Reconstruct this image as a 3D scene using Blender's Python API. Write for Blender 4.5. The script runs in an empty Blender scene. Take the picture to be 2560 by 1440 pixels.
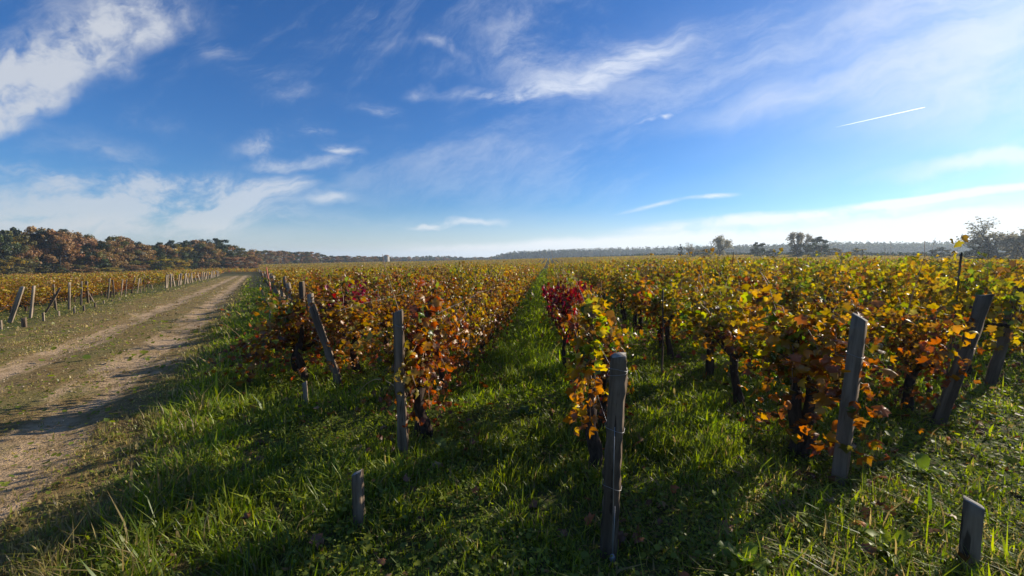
import bpy, math, random
import numpy as np
from mathutils import Vector, Matrix

C = bpy.context.scene.collection
SC = bpy.context.scene
R = math.radians
rng = np.random.default_rng(7)
random.seed(7)

# ------------------------------------------------------------------ camera
F = 1074.0                       # focal length in pixels of the 2560 px wide photo
YAW, PIT = R(4.9), math.atan(75 / F)
EYE = 1.6
cam_d = bpy.data.cameras.new('camera')
cam = bpy.data.objects.new('camera', cam_d)
C.objects.link(cam)
cam.location = (0, 0, EYE)
cam.rotation_euler = (math.pi / 2 - PIT, 0, YAW)
cam_d.sensor_width = 36
cam_d.lens = 36 * F / 2560
cam_d.clip_start = 0.05
cam_d.clip_end = 40000
SC.camera = cam

HEAD = np.array([-math.sin(YAW), math.cos(YAW), 0.0])
RIGHT = np.array([math.cos(YAW), math.sin(YAW), 0.0])
FWD = HEAD * math.cos(PIT) - np.array([0, 0, math.sin(PIT)])
UPV = HEAD * math.sin(PIT) + np.array([0, 0, math.cos(PIT)])

def px_dir(u, v):
    return FWD + (u - 1280) / F * RIGHT - (v - 720) / F * UPV

# ------------------------------------------------------------------ sun and sky
SUN_AZ, SUN_EL = R(56), R(22.5)
sun_d = bpy.data.lights.new('sun', 'SUN')
sun_d.energy = 5.0
sun_d.angle = R(0.53)
sun_d.color = (1.0, 0.90, 0.75)
sun = bpy.data.objects.new('sun', sun_d)
C.objects.link(sun)
sv = Vector((math.sin(SUN_AZ) * math.cos(SUN_EL), math.cos(SUN_AZ) * math.cos(SUN_EL), math.sin(SUN_EL)))
sun.rotation_euler = sv.to_track_quat('Z', 'Y').to_euler()
sun.location = (60, 40, 60)

SC.view_settings.view_transform = 'Standard'
SC.view_settings.look = 'None'
SC.view_settings.exposure = 0.6
SC.view_settings.gamma = 1.0
SC.cycles.max_bounces = 8
SC.cycles.diffuse_bounces = 3
SC.cycles.transmission_bounces = 6
SC.cycles.volume_bounces = 1
SC.cycles.use_denoising = True

W = bpy.data.worlds.new('World')
SC.world = W
W.use_nodes = True
nt = W.node_tree
for n in list(nt.nodes):
    nt.nodes.remove(n)

class NT:
    """small wrapper to write node trees compactly"""
    def __init__(self, tree): self.t = tree
    def n(self, typ, **kw):
        nd = self.t.nodes.new(typ)
        for k, v in kw.items(): setattr(nd, k, v)
        return nd
    def link(self, a, b): self.t.links.new(a, b)
    def put(self, sock, v):
        if isinstance(v, bpy.types.NodeSocket): self.link(v, sock)
        else: sock.default_value = v
    def math(self, op, a, b=0.0, c=0.0, clamp=False):
        nd = self.n('ShaderNodeMath', operation=op, use_clamp=clamp)
        self.put(nd.inputs[0], a); self.put(nd.inputs[1], b); self.put(nd.inputs[2], c)
        return nd.outputs[0]
    def vmath(self, op, a, b=(0, 0, 0)):
        nd = self.n('ShaderNodeVectorMath', operation=op)
        self.put(nd.inputs[0], a); self.put(nd.inputs[1], b)
        return nd.outputs['Value'] if op in ('DOT_PRODUCT', 'LENGTH') else nd.outputs[0]
    def smooth(self, v, a, b, lo=0.0, hi=1.0):
        nd = self.n('ShaderNodeMapRange', interpolation_type='SMOOTHSTEP')
        self.put(nd.inputs['Value'], v)
        for k, x in (('From Min', a), ('From Max', b), ('To Min', lo), ('To Max', hi)): nd.inputs[k].default_value = x
        return nd.outputs[0]
    def noise(self, vec, scale, detail=4, rough=0.55, dist=0.0):
        nd = self.n('ShaderNodeTexNoise')
        if vec is not None: self.link(vec, nd.inputs['Vector'])
        nd.inputs['Scale'].default_value = scale; nd.inputs['Detail'].default_value = detail
        nd.inputs['Roughness'].default_value = rough; nd.inputs['Distortion'].default_value = dist
        return nd
    def mix(self, fac, a, b):
        nd = self.n('ShaderNodeMix', data_type='RGBA')
        self.put(nd.inputs[0], fac)
        self.put(nd.inputs[6], a if isinstance(a, bpy.types.NodeSocket) else (*a, 1))
        self.put(nd.inputs[7], b if isinstance(b, bpy.types.NodeSocket) else (*b, 1))
        return nd.outputs[2]

T = NT(nt)
sky = T.n('ShaderNodeTexSky', sky_type='NISHITA')
sky.sun_disc = False
sky.sun_elevation = SUN_EL
sky.sun_rotation = SUN_AZ
sky.altitude = 60
sky.air_density = 1.0
sky.dust_density = 0.35
sky.ozone_density = 3.0
SKY_STRENGTH = 0.078
hs = T.n('ShaderNodeHueSaturation')
hs.inputs['Saturation'].default_value = 1.2
hs.inputs['Value'].default_value = 1.0
T.link(sky.outputs[0], hs.inputs['Color'])
tint = T.n('ShaderNodeMix', data_type='RGBA', blend_type='MULTIPLY')      # the phone's blue
tint.inputs[0].default_value = 1.0; tint.inputs[7].default_value = (.54, .80, 1.12, 1)
T.link(hs.outputs[0], tint.inputs[6])
# clouds live on the sky's directions: tangent-plane coordinates about the view's azimuth
gen = T.n('ShaderNodeTexCoord').outputs['Generated']
bb = T.math('MAXIMUM', T.vmath('DOT_PRODUCT', gen, tuple(HEAD)), 0.06)
aa = T.math('DIVIDE', T.vmath('DOT_PRODUCT', gen, tuple(RIGHT)), bb)
cc = T.math('DIVIDE', T.vmath('DOT_PRODUCT', gen, (0, 0, 1)), bb)
cmb = T.n('ShaderNodeCombineXYZ')
T.link(aa, cmb.inputs[0]); T.link(cc, cmb.inputs[1])
UV = cmb.outputs[0]
warp = T.noise(UV, 4.0, 4, 0.6)
wv = T.vmath('SUBTRACT', warp.outputs['Color'], (0.5, 0.5, 0.5))
sc_ = T.n('ShaderNodeVectorMath', operation='SCALE'); T.link(wv, sc_.inputs[0]); sc_.inputs['Scale'].default_value = 0.11
UVW = T.vmath('ADD', UV, sc_.outputs[0])
sc2 = T.n('ShaderNodeVectorMath', operation='SCALE'); T.link(wv, sc2.inputs[0]); sc2.inputs['Scale'].default_value = 0.022
UVL = T.vmath('ADD', UV, sc2.outputs[0])

def uv_of(u, v):
    d = px_dir(u, v)
    b = d @ HEAD
    return d @ RIGHT / b, d[2] / b

def patch(u, v, ru, rv, ang, amp, vec=None):
    """soft elliptical patch of cloud: centre, radii, tilt (deg, rising to the right) and density"""
    mp = T.n('ShaderNodeMapping', vector_type='TEXTURE')
    x, y = uv_of(u, v)
    mp.inputs['Location'].default_value = (x, y, 0)
    mp.inputs['Rotation'].default_value = (0, 0, R(ang))
    mp.inputs['Scale'].default_value = (ru / F, rv / F, 1)
    T.link(vec or UVW, mp.inputs['Vector'])
    gr = T.n('ShaderNodeTexGradient', gradient_type='SPHERICAL')
    T.link(mp.outputs[0], gr.inputs[0])
    return T.math('MULTIPLY', gr.outputs['Fac'], amp)

def group(ps, vec=None):
    tot = None
    for p in ps:
        q = patch(*p, vec)
        tot = q if tot is None else T.math('ADD', tot, q)
    return tot

def streak_noise(ang, stretch, scale, detail=6, rough=0.6, seed=0.0):
    mp = T.n('ShaderNodeMapping', vector_type='TEXTURE')
    mp.inputs['Rotation'].default_value = (0, 0, R(ang)); mp.inputs['Scale'].default_value = (stretch, 1, 1)
    mp.inputs['Location'].default_value = (seed, seed * .7, 0)
    T.link(UVW, mp.inputs['Vector'])
    return T.smooth(T.noise(mp.outputs[0], scale, detail, rough, 0.4).outputs['Fac'], .34, .66)

puffy = group([(190, 120, 360, 130, 30, 1.25), (30, 200, 260, 130, 30, 1.2), (330, 40, 230, 105, 15, 1.0), (40, 275, 150, 45, 10, .9),
               (490, 60, 150, 80, 10, .5), (20, 322, 110, 26, 0, .7), (1030, 242, 60, 30, 20, .8), (1070, 212, 34, 52, 20, .55),
               (1120, 118, 70, 20, -28, .95), (1050, 102, 100, 24, 0, .55), (320, 170, 110, 30, -10, .45)])
wisp = group([(250, 520, 680, 120, -4, .95), (560, 500, 280, 90, 4, .7), (170, 440, 360, 44, -8, .6), (80, 570, 420, 90, 0, .8), (450, 440, 220, 34, -4, .7),
              (700, 350, 160, 38, 14, .8), (800, 335, 90, 34, -35, .8), (850, 368, 80, 16, -8, .8), (740, 408, 150, 22, 4, .85), (655, 378, 80, 46, -30, .6), (690, 465, 150, 34, 8, .7),
              (840, 490, 80, 24, 5, .8), (930, 288, 110, 36, -20, .75), (700, 200, 420, 60, -30, .28), (480, 330, 400, 60, -25, .22),
              (1230, 236, 340, 26, 4, .48), (1500, 178, 300, 40, 18, .42), (1640, 110, 240, 60, 30, .4), (1290, 115, 100, 120, 70, .22), (1310, 40, 110, 80, 40, .2),
              (1380, 180, 320, 80, 14, .3), (560, 160, 500, 70, -35, .3), (300, 380, 420, 60, -15, .35), (1150, 556, 140, 14, 5, .9), (1090, 562, 45, 11, 8, .8), (1600, 318, 40, 8, 12, .8), (1660, 300, 28, 8, 12, .9), (960, 555, 300, 50, 0, .3)])
veil = group([(2400, 120, 950, 260, 14, .95), (2100, 60, 500, 200, 20, .5), (2560, 60, 500, 280, 20, .9), (1980, 250, 560, 44, 14, .5), (2560, 240, 560, 120, 10, .55),
              (1700, 60, 420, 120, 25, .45), (2200, 420, 1000, 70, 8, .3), (2470, 405, 360, 28, 9, .9), (2560, 400, 220, 44, 8, .7)])
low = group([(2150, 588, 1250, 60, 3, 1.6), (1500, 612, 650, 26, 3, .7), (2400, 486, 640, 14, 7, 1.5), (2050, 530, 520, 22, 5, .8), (1785, 491, 85, 10, 5, 1.3), (1630, 515, 120, 9, 12, 1.1),
             (1900, 548, 440, 24, 4, .8), (2500, 570, 560, 90, 2, 1.0), (1200, 622, 800, 24, 0, .5), (300, 640, 700, 24, 0, .4), (150, 565, 800, 60, -2, .75)], UVL)
n1 = streak_noise(30, 1.5, 4.0, 9, .64, 1.3)
n1b = streak_noise(30, 1.0, 11.0, 6, .6, 6.6)
n2 = streak_noise(10, 2.6, 6.0, 9, .68, 4.1)
n3 = streak_noise(14, 4.5, 3.2, 8, .6, 8.2)
n4 = streak_noise(4, 6.0, 7.0, 8, .62, 2.2)
nn = T.math('MULTIPLY_ADD', n1b, .4, T.math('MULTIPLY', n1, .6))
m1 = T.smooth(T.math('MULTIPLY', puffy, T.math('MULTIPLY_ADD', nn, 1.7, .15)), 0.08, 1.9, 0, .78)
m2 = T.smooth(T.math('MULTIPLY', wisp, T.math('MULTIPLY_ADD', n2, 1.5, .12)), 0.02, 1.15, 0, .66)
m3 = T.smooth(T.math('MULTIPLY', veil, T.math('MULTIPLY_ADD', n3, 1.0, 0.4)), 0.0, 1.8, 0, .62)
m5 = T.smooth(cc, .13, -.02, 0, .62)
n6 = streak_noise(24, 3.0, 2.4, 9, .66, 12.7)
m6 = T.math('MULTIPLY', T.smooth(T.math('MULTIPLY', n6, T.math('MULTIPLY_ADD', n2, .6, .55)), .25, 1.1, 0, .28), T.smooth(cc, .02, .25))
m4 = T.smooth(T.math('MULTIPLY', low, T.math('MULTIPLY_ADD', n4, 1.2, 0.2)), 0.03, 1.1, 0, .86)
inv = lambda x: T.math('SUBTRACT', 1.0, x)
cover = inv(T.math('MULTIPLY', T.math('MULTIPLY', inv(m1), T.math('MULTIPLY', T.math('MULTIPLY', inv(m2), inv(m6)), inv(m5))), T.math('MULTIPLY', inv(m3), inv(m4))))
# clouds scatter the more sunlight forward the nearer they stand to the sun
sd = T.vmath('DOT_PRODUCT', gen, tuple(sv))
cb = T.smooth(sd, -0.3, 0.75, 6.4, 9.0)
cl = T.n('ShaderNodeVectorMath', operation='SCALE'); cl.inputs[0].default_value = (0.93, 0.96, 1.0); T.link(cb, cl.inputs['Scale'])
out_c = T.mix(cover, tint.outputs[2], cl.outputs[0])
bg = T.n('ShaderNodeBackground'); bg.inputs['Strength'].default_value = SKY_STRENGTH
T.link(out_c, bg.inputs['Color'])
T.link(bg.outputs[0], T.n('ShaderNodeOutputWorld').inputs['Surface'])

# ------------------------------------------------------------------ helpers
def mesh_arrays(name, V, faces, mats, col=None, smooth=False, mat_idx=None):
    """faces: list of (n,k) int arrays; col: (nv,3)"""
    me = bpy.data.meshes.new(name)
    V = np.asarray(V, dtype=np.float32)
    me.vertices.add(len(V)); me.vertices.foreach_set('co', V.ravel())
    faces = [np.asarray(f, dtype=np.int32) for f in faces if len(f)]
    loops = np.concatenate([f.ravel() for f in faces])
    tot = np.concatenate([np.full(len(f), f.shape[1], np.int32) for f in faces])
    start = np.concatenate([[0], np.cumsum(tot)[:-1]]).astype(np.int32)
    me.loops.add(len(loops)); me.loops.foreach_set('vertex_index', loops)
    me.polygons.add(len(tot)); me.polygons.foreach_set('loop_start', start)
    me.polygons.foreach_set('loop_total', tot)
    if smooth: me.polygons.foreach_set('use_smooth', np.ones(len(tot), bool))
    if mat_idx is not None: me.polygons.foreach_set('material_index', np.asarray(mat_idx, np.int32))
    me.update(calc_edges=True)
    if col is not None:
        at = me.color_attributes.new('Col', 'FLOAT_COLOR', 'POINT')
        a = np.ones((len(V), 4), np.float32); a[:, :3] = col
        at.data.foreach_set('color', a.ravel())
    for m in (mats if isinstance(mats, (list, tuple)) else [mats]): me.materials.append(m)
    return me

def obj(name, me, parent=None, loc=None):
    o = bpy.data.objects.new(name, me)
    C.objects.link(o)
    if parent is not None: o.parent = parent
    if loc is not None: o.location = loc
    return o

def tag(o, label=None, cat=None, group=None, kind=None):
    for k, v in (('label', label), ('category', cat), ('group', group), ('kind', kind)):
        if v: o[k] = v
    return o

def thing(name, label, cat, loc, group=None, rz=0.0):
    o = bpy.data.objects.new(name, None); C.objects.link(o)
    o.empty_display_size = .1
    o.location = loc; o.rotation_euler = (0, 0, rz)
    return tag(o, label, cat, group)

class MB:
    def __init__(s): s.v, s.f, s.c, s.n = [], [], [], 0
    def add(s, V, faces, col=None):
        V = np.asarray(V, float)
        s.v.append(V)
        for f in faces:
            if len(f): s.f.append(np.asarray(f) + s.n)
        s.c.append(np.broadcast_to(np.asarray(col if col is not None else (.5, .5, .5), float), V.shape))
        s.n += len(V)
    def mesh(s, name, mats, smooth=False):
        by = {}
        for f in s.f: by.setdefault(f.shape[1], []).append(f)
        return mesh_arrays(name, np.concatenate(s.v), [np.concatenate(x) for x in by.values()], mats, np.concatenate(s.c), smooth)
    def tube(s, P, rad, m=6, col=None, cap=True):
        P = np.asarray(P, float); n = len(P); rad = np.broadcast_to(np.asarray(rad, float), (n,))
        t = np.gradient(P, axis=0); t /= np.linalg.norm(t, axis=1)[:, None] + 1e-9
        ref = np.array([1.0, 0, 0]) if abs(t[:, 2]).mean() > .6 else np.array([0, 0, 1.0])
        a = np.cross(t, ref); a /= np.linalg.norm(a, axis=1)[:, None] + 1e-9
        b = np.cross(t, a)
        th = np.linspace(0, 2 * np.pi, m, endpoint=False)
        V = P[:, None] + rad[:, None, None] * (np.cos(th)[None, :, None] * a[:, None] + np.sin(th)[None, :, None] * b[:, None])
        V = V.reshape(-1, 3)
        i = np.arange(n - 1)[:, None] * m; j = np.arange(m)[None]; k = (j + 1) % m
        q = np.stack([i + j, i + k, i + m + k, i + m + j], -1).reshape(-1, 4)
        fs = [q]
        if cap: fs += [np.arange(m)[None, ::-1], (np.arange(m) + (n - 1) * m)[None]]
        s.add(V, fs, col)

def sst(a, b, t):
    t = np.clip((np.asarray(t, float) - a) / (b - a), 0, 1)
    return t * t * (3 - 2 * t)

# ------------------------------------------------------------------ terrain
TD = np.array([-.584, .811]); TN = np.array([-.811, -.584]); P0 = np.array([1.3, 0.0])
def s_of(x, y): return (x - 1.3) * TN[0] + y * TN[1]          # metres left of the vineyard's edge along the track
def t_of(x, y): return (x - 1.3) * TD[0] + y * TD[1]
def terr(x, y):
    x = np.asarray(x, float); y = np.asarray(y, float)
    q = .35 * y - .95 * x
    sp = np.log1p(np.exp(np.clip(q / 4, -30, 30))) * 4 - 2.77
    z = -.026 * 230 * np.tanh(np.maximum(sp, 0) / 230)
    z = z + 2.5 * sst(90, 260, y) * sst(-170, 10, x)
    d2 = x * x + y * y
    bump = .022 * np.sin(x * 2.1 + 1.3 * np.sin(y * .9)) * np.sin(y * 1.7 + .8 * np.sin(x * 1.3)) + .012 * np.sin(x * 5.1 + y * 2.3) * np.sin(y * 4.7 - x)
    s, t = s_of(x, y), t_of(x, y)
    rut = -.05 * np.exp(-((s - 2.8) / .35) ** 2) - .05 * np.exp(-((s - 4.6) / .35) ** 2) - .04 * sst(1.0, 2.2, s)
    return z + bump * np.exp(-d2 / 3000) + rut * (t > -20) * np.exp(-np.maximum(t - 90, 0) / 20)

def zt(x, y): return float(terr(x, y))

def unproj(u, v):
    """ground point seen at photo pixel (u, v)"""
    d = px_dir(u, v); t = 0.3; step = .02
    while t < 400:
        p = np.array([0, 0, EYE]) + d * t
        if p[2] < zt(p[0], p[1]): break
        t += step; step = max(.01, t * .002)
    return p

# ------------------------------------------------------------------ materials
def new_mat(name):
    m = bpy.data.materials.new(name); m.use_nodes = True
    for n in list(m.node_tree.nodes): m.node_tree.nodes.remove(n)
    return m, NT(m.node_tree)

def leaf_mat(name, trans=.5, gloss=.06, rough=.35, hue=.02, val=.18, sat=1.0):
    m, t = new_mat(name)
    at = t.n('ShaderNodeAttribute', attribute_name='Col')
    oi = t.n('ShaderNodeObjectInfo')
    h = t.n('ShaderNodeHueSaturation')
    t.link(t.math('MULTIPLY_ADD', oi.outputs['Random'], hue * 2, .5 - hue), h.inputs['Hue'])
    r2 = t.math('FRACT', t.math('MULTIPLY', oi.outputs['Random'], 17.31))
    t.link(t.math('MULTIPLY_ADD', r2, val * 2, 1 - val), h.inputs['Value'])
    h.inputs['Saturation'].default_value = sat
    t.link(at.outputs['Color'], h.inputs['Color'])
    d = t.n('ShaderNodeBsdfDiffuse'); tr = t.n('ShaderNodeBsdfTranslucent'); g = t.n('ShaderNodeBsdfGlossy')
    t.link(h.outputs[0], d.inputs[0])
    sat2 = t.n('ShaderNodeHueSaturation'); sat2.inputs['Saturation'].default_value = 1.12; sat2.inputs['Value'].default_value = 1.25
    t.link(h.outputs[0], sat2.inputs['Color']); t.link(sat2.outputs[0], tr.inputs[0])
    g.inputs['Roughness'].default_value = rough; g.inputs['Color'].default_value = (.9, .9, .9, 1)
    a = t.n('ShaderNodeMixShader'); a.inputs[0].default_value = trans
    t.link(d.outputs[0], a.inputs[1]); t.link(tr.outputs[0], a.inputs[2])
    b = t.n('ShaderNodeMixShader'); b.inputs[0].default_value = gloss
    t.link(a.outputs[0], b.inputs[1]); t.link(g.outputs[0], b.inputs[2])
    t.link(b.outputs[0], t.n('ShaderNodeOutputMaterial').inputs[0])
    return m

def wood_mat(name, ca, cb_, scale=18, stretch=.08, rough=.85, bump=.5):
    m, t = new_mat(name)
    oc = t.n('ShaderNodeTexCoord').outputs['Object']
    oi = t.n('ShaderNodeObjectInfo')
    mp = t.n('ShaderNodeMapping'); mp.inputs['Scale'].default_value = (1, 1, stretch)
    off = t.n('ShaderNodeCombineXYZ'); t.link(t.math('MULTIPLY', oi.outputs['Random'], 40.0), off.inputs[0])
    t.link(t.vmath('ADD', oc, off.outputs[0]), mp.inputs['Vector'])
    grain = t.noise(mp.outputs[0], scale, 6, .65, .3)
    blot = t.noise(oc, 3.2, 4, .6)
    f = t.smooth(grain.outputs['Fac'], .32, .68)
    f = t.math('MULTIPLY_ADD', f, .75, t.math('MULTIPLY', blot.outputs['Fac'], .3), clamp=True)
    col = t.mix(f, ca, cb_)
    cr = t.smooth(t.noise(mp.outputs[0], scale * 1.7, 3, .5).outputs['Fac'], .40, .30)
    col = t.mix(t.math('MULTIPLY', cr, .8), col, (.012, .009, .007))
    # lichen and damp stains
    li = t.smooth(t.noise(oc, 14, 5, .7).outputs['Fac'], .6, .75)
    col = t.mix(t.math('MULTIPLY', li, .45), col, (.19, .19, .15))
    p = t.n('ShaderNodeBsdfPrincipled'); t.link(col, p.inputs['Base Color']); p.inputs['Roughness'].default_value = rough
    p.inputs['Specular IOR Level'].default_value = .08
    bp = t.n('ShaderNodeBump'); bp.inputs['Strength'].default_value = bump; bp.inputs['Distance'].default_value = .012
    t.link(grain.outputs['Fac'], bp.inputs['Height']); t.link(bp.outputs[0], p.inputs['Normal'])
    t.link(p.outputs[0], t.n('ShaderNodeOutputMaterial').inputs[0])
    return m

def plain_mat(name, col, rough=.8, metal=0.0, var=.25, scale=6):
    m, t = new_mat(name)
    oc = t.n('ShaderNodeTexCoord').outputs['Object']
    nz = t.noise(oc, scale, 5, .6)
    c = t.mix(nz.outputs['Fac'], tuple(x * (1 - var) for x in col), tuple(min(1, x * (1 + var)) for x in col))
    p = t.n('ShaderNodeBsdfPrincipled'); t.link(c, p.inputs['Base Color']); p.inputs['Roughness'].default_value = rough; p.inputs['Metallic'].default_value = metal
    t.link(p.outputs[0], t.n('ShaderNodeOutputMaterial').inputs[0])
    return m

M_LEAF = leaf_mat('vine leaf', .56, .03, .36)
M_FARLEAF = leaf_mat('distant vine leaf', .5, .03, .5, 0, 0)
M_GRASS = leaf_mat('grass blade', .58, .022, .45, 0, 0)
M_TREE = leaf_mat('tree leaf', .4, .02, .5, .015, .2)
M_LITTER = leaf_mat('fallen leaf', .25, .04, .5, 0, 0)
M_TRUNK = wood_mat('vine bark', (.018, .012, .009), (.085, .06, .045), 30, .2, .9, .9)
M_CANE = plain_mat('vine cane', (.24, .125, .06), .6, 0, .4, 20)
M_BARK = plain_mat('tree bark', (.06, .048, .038), .9, 0, .4, 3)
M_POST = wood_mat('weathered post', (.060, .041, .027), (.25, .185, .130))
M_POSTD = wood_mat('dark weathered post', (.050, .034, .022), (.20, .145, .10))
M_POSTL = wood_mat('pale post wood', (.13, .095, .065), (.40, .32, .23))  # paler wood tone than the other posts
M_END_SUN = wood_mat('end grain with painted sun', (.16, .145, .125), (.36, .335, .30), 30, 1, .9, .3)  # end grain; its paler tone stands for sun on the post tops
M_WIRE = plain_mat('galvanised wire', (.26, .255, .25), .5, .8, .3, 30)
M_IRON = plain_mat('dull grey iron', (.22, .23, .25), .5, .7, .3, 30)
M_REDPOLE = plain_mat('faded red pole', (.42, .12, .07), .7, 0, .2)
M_STONE = plain_mat('pale limestone', (.42, .38, .31), .9, 0, .25, 1.2)
M_TILE = plain_mat('old roof tile', (.26, .15, .10), .9, 0, .3, 2)
M_DARK = plain_mat('dark opening', (.02, .02, .02), .9)

def ground_mat():
    m, t = new_mat('vineyard ground')
    pos = t.n('ShaderNodeNewGeometry').outputs['Position']
    s = t.math('SUBTRACT', t.vmath('DOT_PRODUCT', pos, (TN[0], TN[1], 0)), 1.3 * TN[0])
    tt = t.vmath('DOT_PRODUCT', pos, (TD[0], TD[1], 0))
    # ruts run along the track: noise stretched along it
    al = t.n('ShaderNodeCombineXYZ')
    t.link(s, al.inputs[0]); t.link(t.math('MULTIPLY', tt, .22), al.inputs[1])
    st = t.noise(al.outputs[0], 1.6, 6, .62)
    fine = t.noise(pos, 9, 6, .7)
    mid = t.noise(pos, 1.3, 5, .6)
    sw = t.math('ADD', s, t.math('MULTIPLY_ADD', st.outputs['Fac'], 2.2, -1.1))
    def rut(c, w):
        d = t.math('ABSOLUTE', t.math('SUBTRACT', sw, c))
        return t.smooth(d, w, w * .35)
    r1 = rut(4.5, .46); r2 = rut(2.85, .48)
    ruts = t.math('MAXIMUM', r1, r2)
    onlen = t.smooth(tt, 125, 105)
    brk = t.smooth(t.math('ADD', mid.outputs['Fac'], t.math('MULTIPLY', fine.outputs['Fac'], .5)), .55, .85)
    ruts = t.math('MULTIPLY', t.math('MULTIPLY', ruts, onlen), t.math('MULTIPLY_ADD', brk, .8, .2))
    trk = t.math('MULTIPLY', t.smooth(t.math('ABSOLUTE', t.math('SUBTRACT', sw, 4.3)), 3.6, 2.0), onlen)
    soil = t.mix(fine.outputs['Fac'], (.040, .034, .018), (.10, .085, .038))
    green = t.mix(mid.outputs['Fac'], (.045, .070, .014), (.11, .135, .028))
    base = t.mix(t.smooth(fine.outputs['Fac'], .35, .6), soil, green)
    dry = t.mix(t.smooth(fine.outputs['Fac'], .3, .7), (.15, .095, .036), (.31, .21, .085))
    dryg = t.mix(t.smooth(mid.outputs['Fac'], .45, .62), dry, (.20, .16, .058))
    c = t.mix(t.math('MULTIPLY', trk, .9), base, dryg)
    sand = t.mix(fine.outputs['Fac'], (.33, .215, .115), (.62, .44, .265))
    sand = t.mix(t.smooth(st.outputs['Fac'], .55, .75), sand, (.25, .152, .075))
    c = t.mix(ruts, c, sand)
    # far field: olive and tan, darkened as painted shade between the vine rows
    far = t.smooth(t.vmath('LENGTH', pos), 25, 90)
    c = t.mix(t.math('MULTIPLY', far, t.math('SUBTRACT', 1.0, trk)), c, t.mix(mid.outputs['Fac'], (.060, .058, .018), (.105, .090, .030)))
    p = t.n('ShaderNodeBsdfPrincipled'); t.link(c, p.inputs['Base Color']); p.inputs['Roughness'].default_value = .95
    p.inputs['Specular IOR Level'].default_value = .1
    bp = t.n('ShaderNodeBump'); bp.inputs['Strength'].default_value = .9; bp.inputs['Distance'].default_value = .05
    hsum = t.math('ADD', fine.outputs['Fac'], t.noise(pos, 28, 4, .7).outputs['Fac'])
    t.link(hsum, bp.inputs['Height']); t.link(bp.outputs[0], p.inputs['Normal'])
    t.link(p.outputs[0], t.n('ShaderNodeOutputMaterial').inputs[0])
    return m
M_GROUND = ground_mat()

# ------------------------------------------------------------------ ground and track, one grid cut in two along the track's edges
def axis(lo, hi, step, far, grow=1.18):
    a = list(np.arange(lo, hi + 1e-6, step)); d = step
    while a[-1] < far: d *= grow; a.append(a[-1] + d)
    d = step; b = [a[0]]
    while b[-1] > -far: d *= grow; b.append(b[-1] - d)
    return np.array(b[:0:-1] + a)
SA = axis(-9, 14, .25, 1150); TA = axis(-6, 40, .25, 1150)
SS, TT = np.meshgrid(SA, TA, indexing='ij')
GX = 1.3 + SS * TN[0] + TT * TD[0]; GY = SS * TN[1] + TT * TD[1]
GZ = terr(GX, GY)
GV = np.stack([GX, GY, GZ], -1).reshape(-1, 3)
ni, nj = SS.shape
I, J = np.meshgrid(np.arange(ni - 1), np.arange(nj - 1), indexing='ij')
GQ = np.stack([I * nj + J, (I + 1) * nj + J, (I + 1) * nj + J + 1, I * nj + J + 1], -1)
smid = (SA[:-1] + SA[1:]) / 2; tmid = (TA[:-1] + TA[1:]) / 2
on_track = ((smid > 1.9) & (smid < 5.6))[:, None] & ((tmid > -20) & (tmid < 115))[None]
def sub_grid(name, mask):
    q = GQ[mask]; used, invx = np.unique(q, return_inverse=True)
    return obj(name, mesh_arrays(name, GV[used], [invx.reshape(-1, 4)], M_GROUND, None, True))
tag(sub_grid('ground', ~on_track), 'grassy vineyard ground falling away to the left and rising to a far hill', 'ground', kind='structure')
tag(sub_grid('dirt_track', on_track), 'sandy two rut dirt track running along the vineyard edge', 'track', kind='structure')

# ------------------------------------------------------------------ leaves
LO = np.array([(0, 0), (.20, -.12), (.47, .02), (.34, .20), (.58, .48), (.30, .56), (0, 1.0), (-.30, .56), (-.58, .48), (-.34, .20), (-.47, .02), (-.20, -.12)])
LEAF_XY = np.concatenate([[(0, .32)], LO]) - (0, .32)
LEAF_F = np.array([(0, i, i % 12 + 1) for i in range(1, 13)])
PAL = dict(yellow=(.56, .37, .025), gold=(.46, .25, .02), ygreen=(.30, .34, .022), green=(.085, .15, .016), orange=(.50, .155, .014),
           rust=(.29, .085, .018), brown=(.15, .068, .026), red=(.38, .022, .016), crimson=(.20, .010, .014), tan=(.34, .22, .10))
def pal(weights, n, rg):
    ks = list(weights); w = np.array([weights[k] for k in ks], float); w /= w.sum()
    return np.array([PAL[k] for k in ks])[rg.choice(len(ks), n, p=w)]

def frames(nrm, down, rg):
    """orthonormal frames: z = normal, y = tip direction leaning to 'down'"""
    z = nrm / (np.linalg.norm(nrm, axis=1)[:, None] + 1e-9)
    y = down - (down * z).sum(1)[:, None] * z
    y /= np.linalg.norm(y, axis=1)[:, None] + 1e-9
    x = np.cross(y, z)
    return np.stack([x, y, z], -1)          # columns

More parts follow.
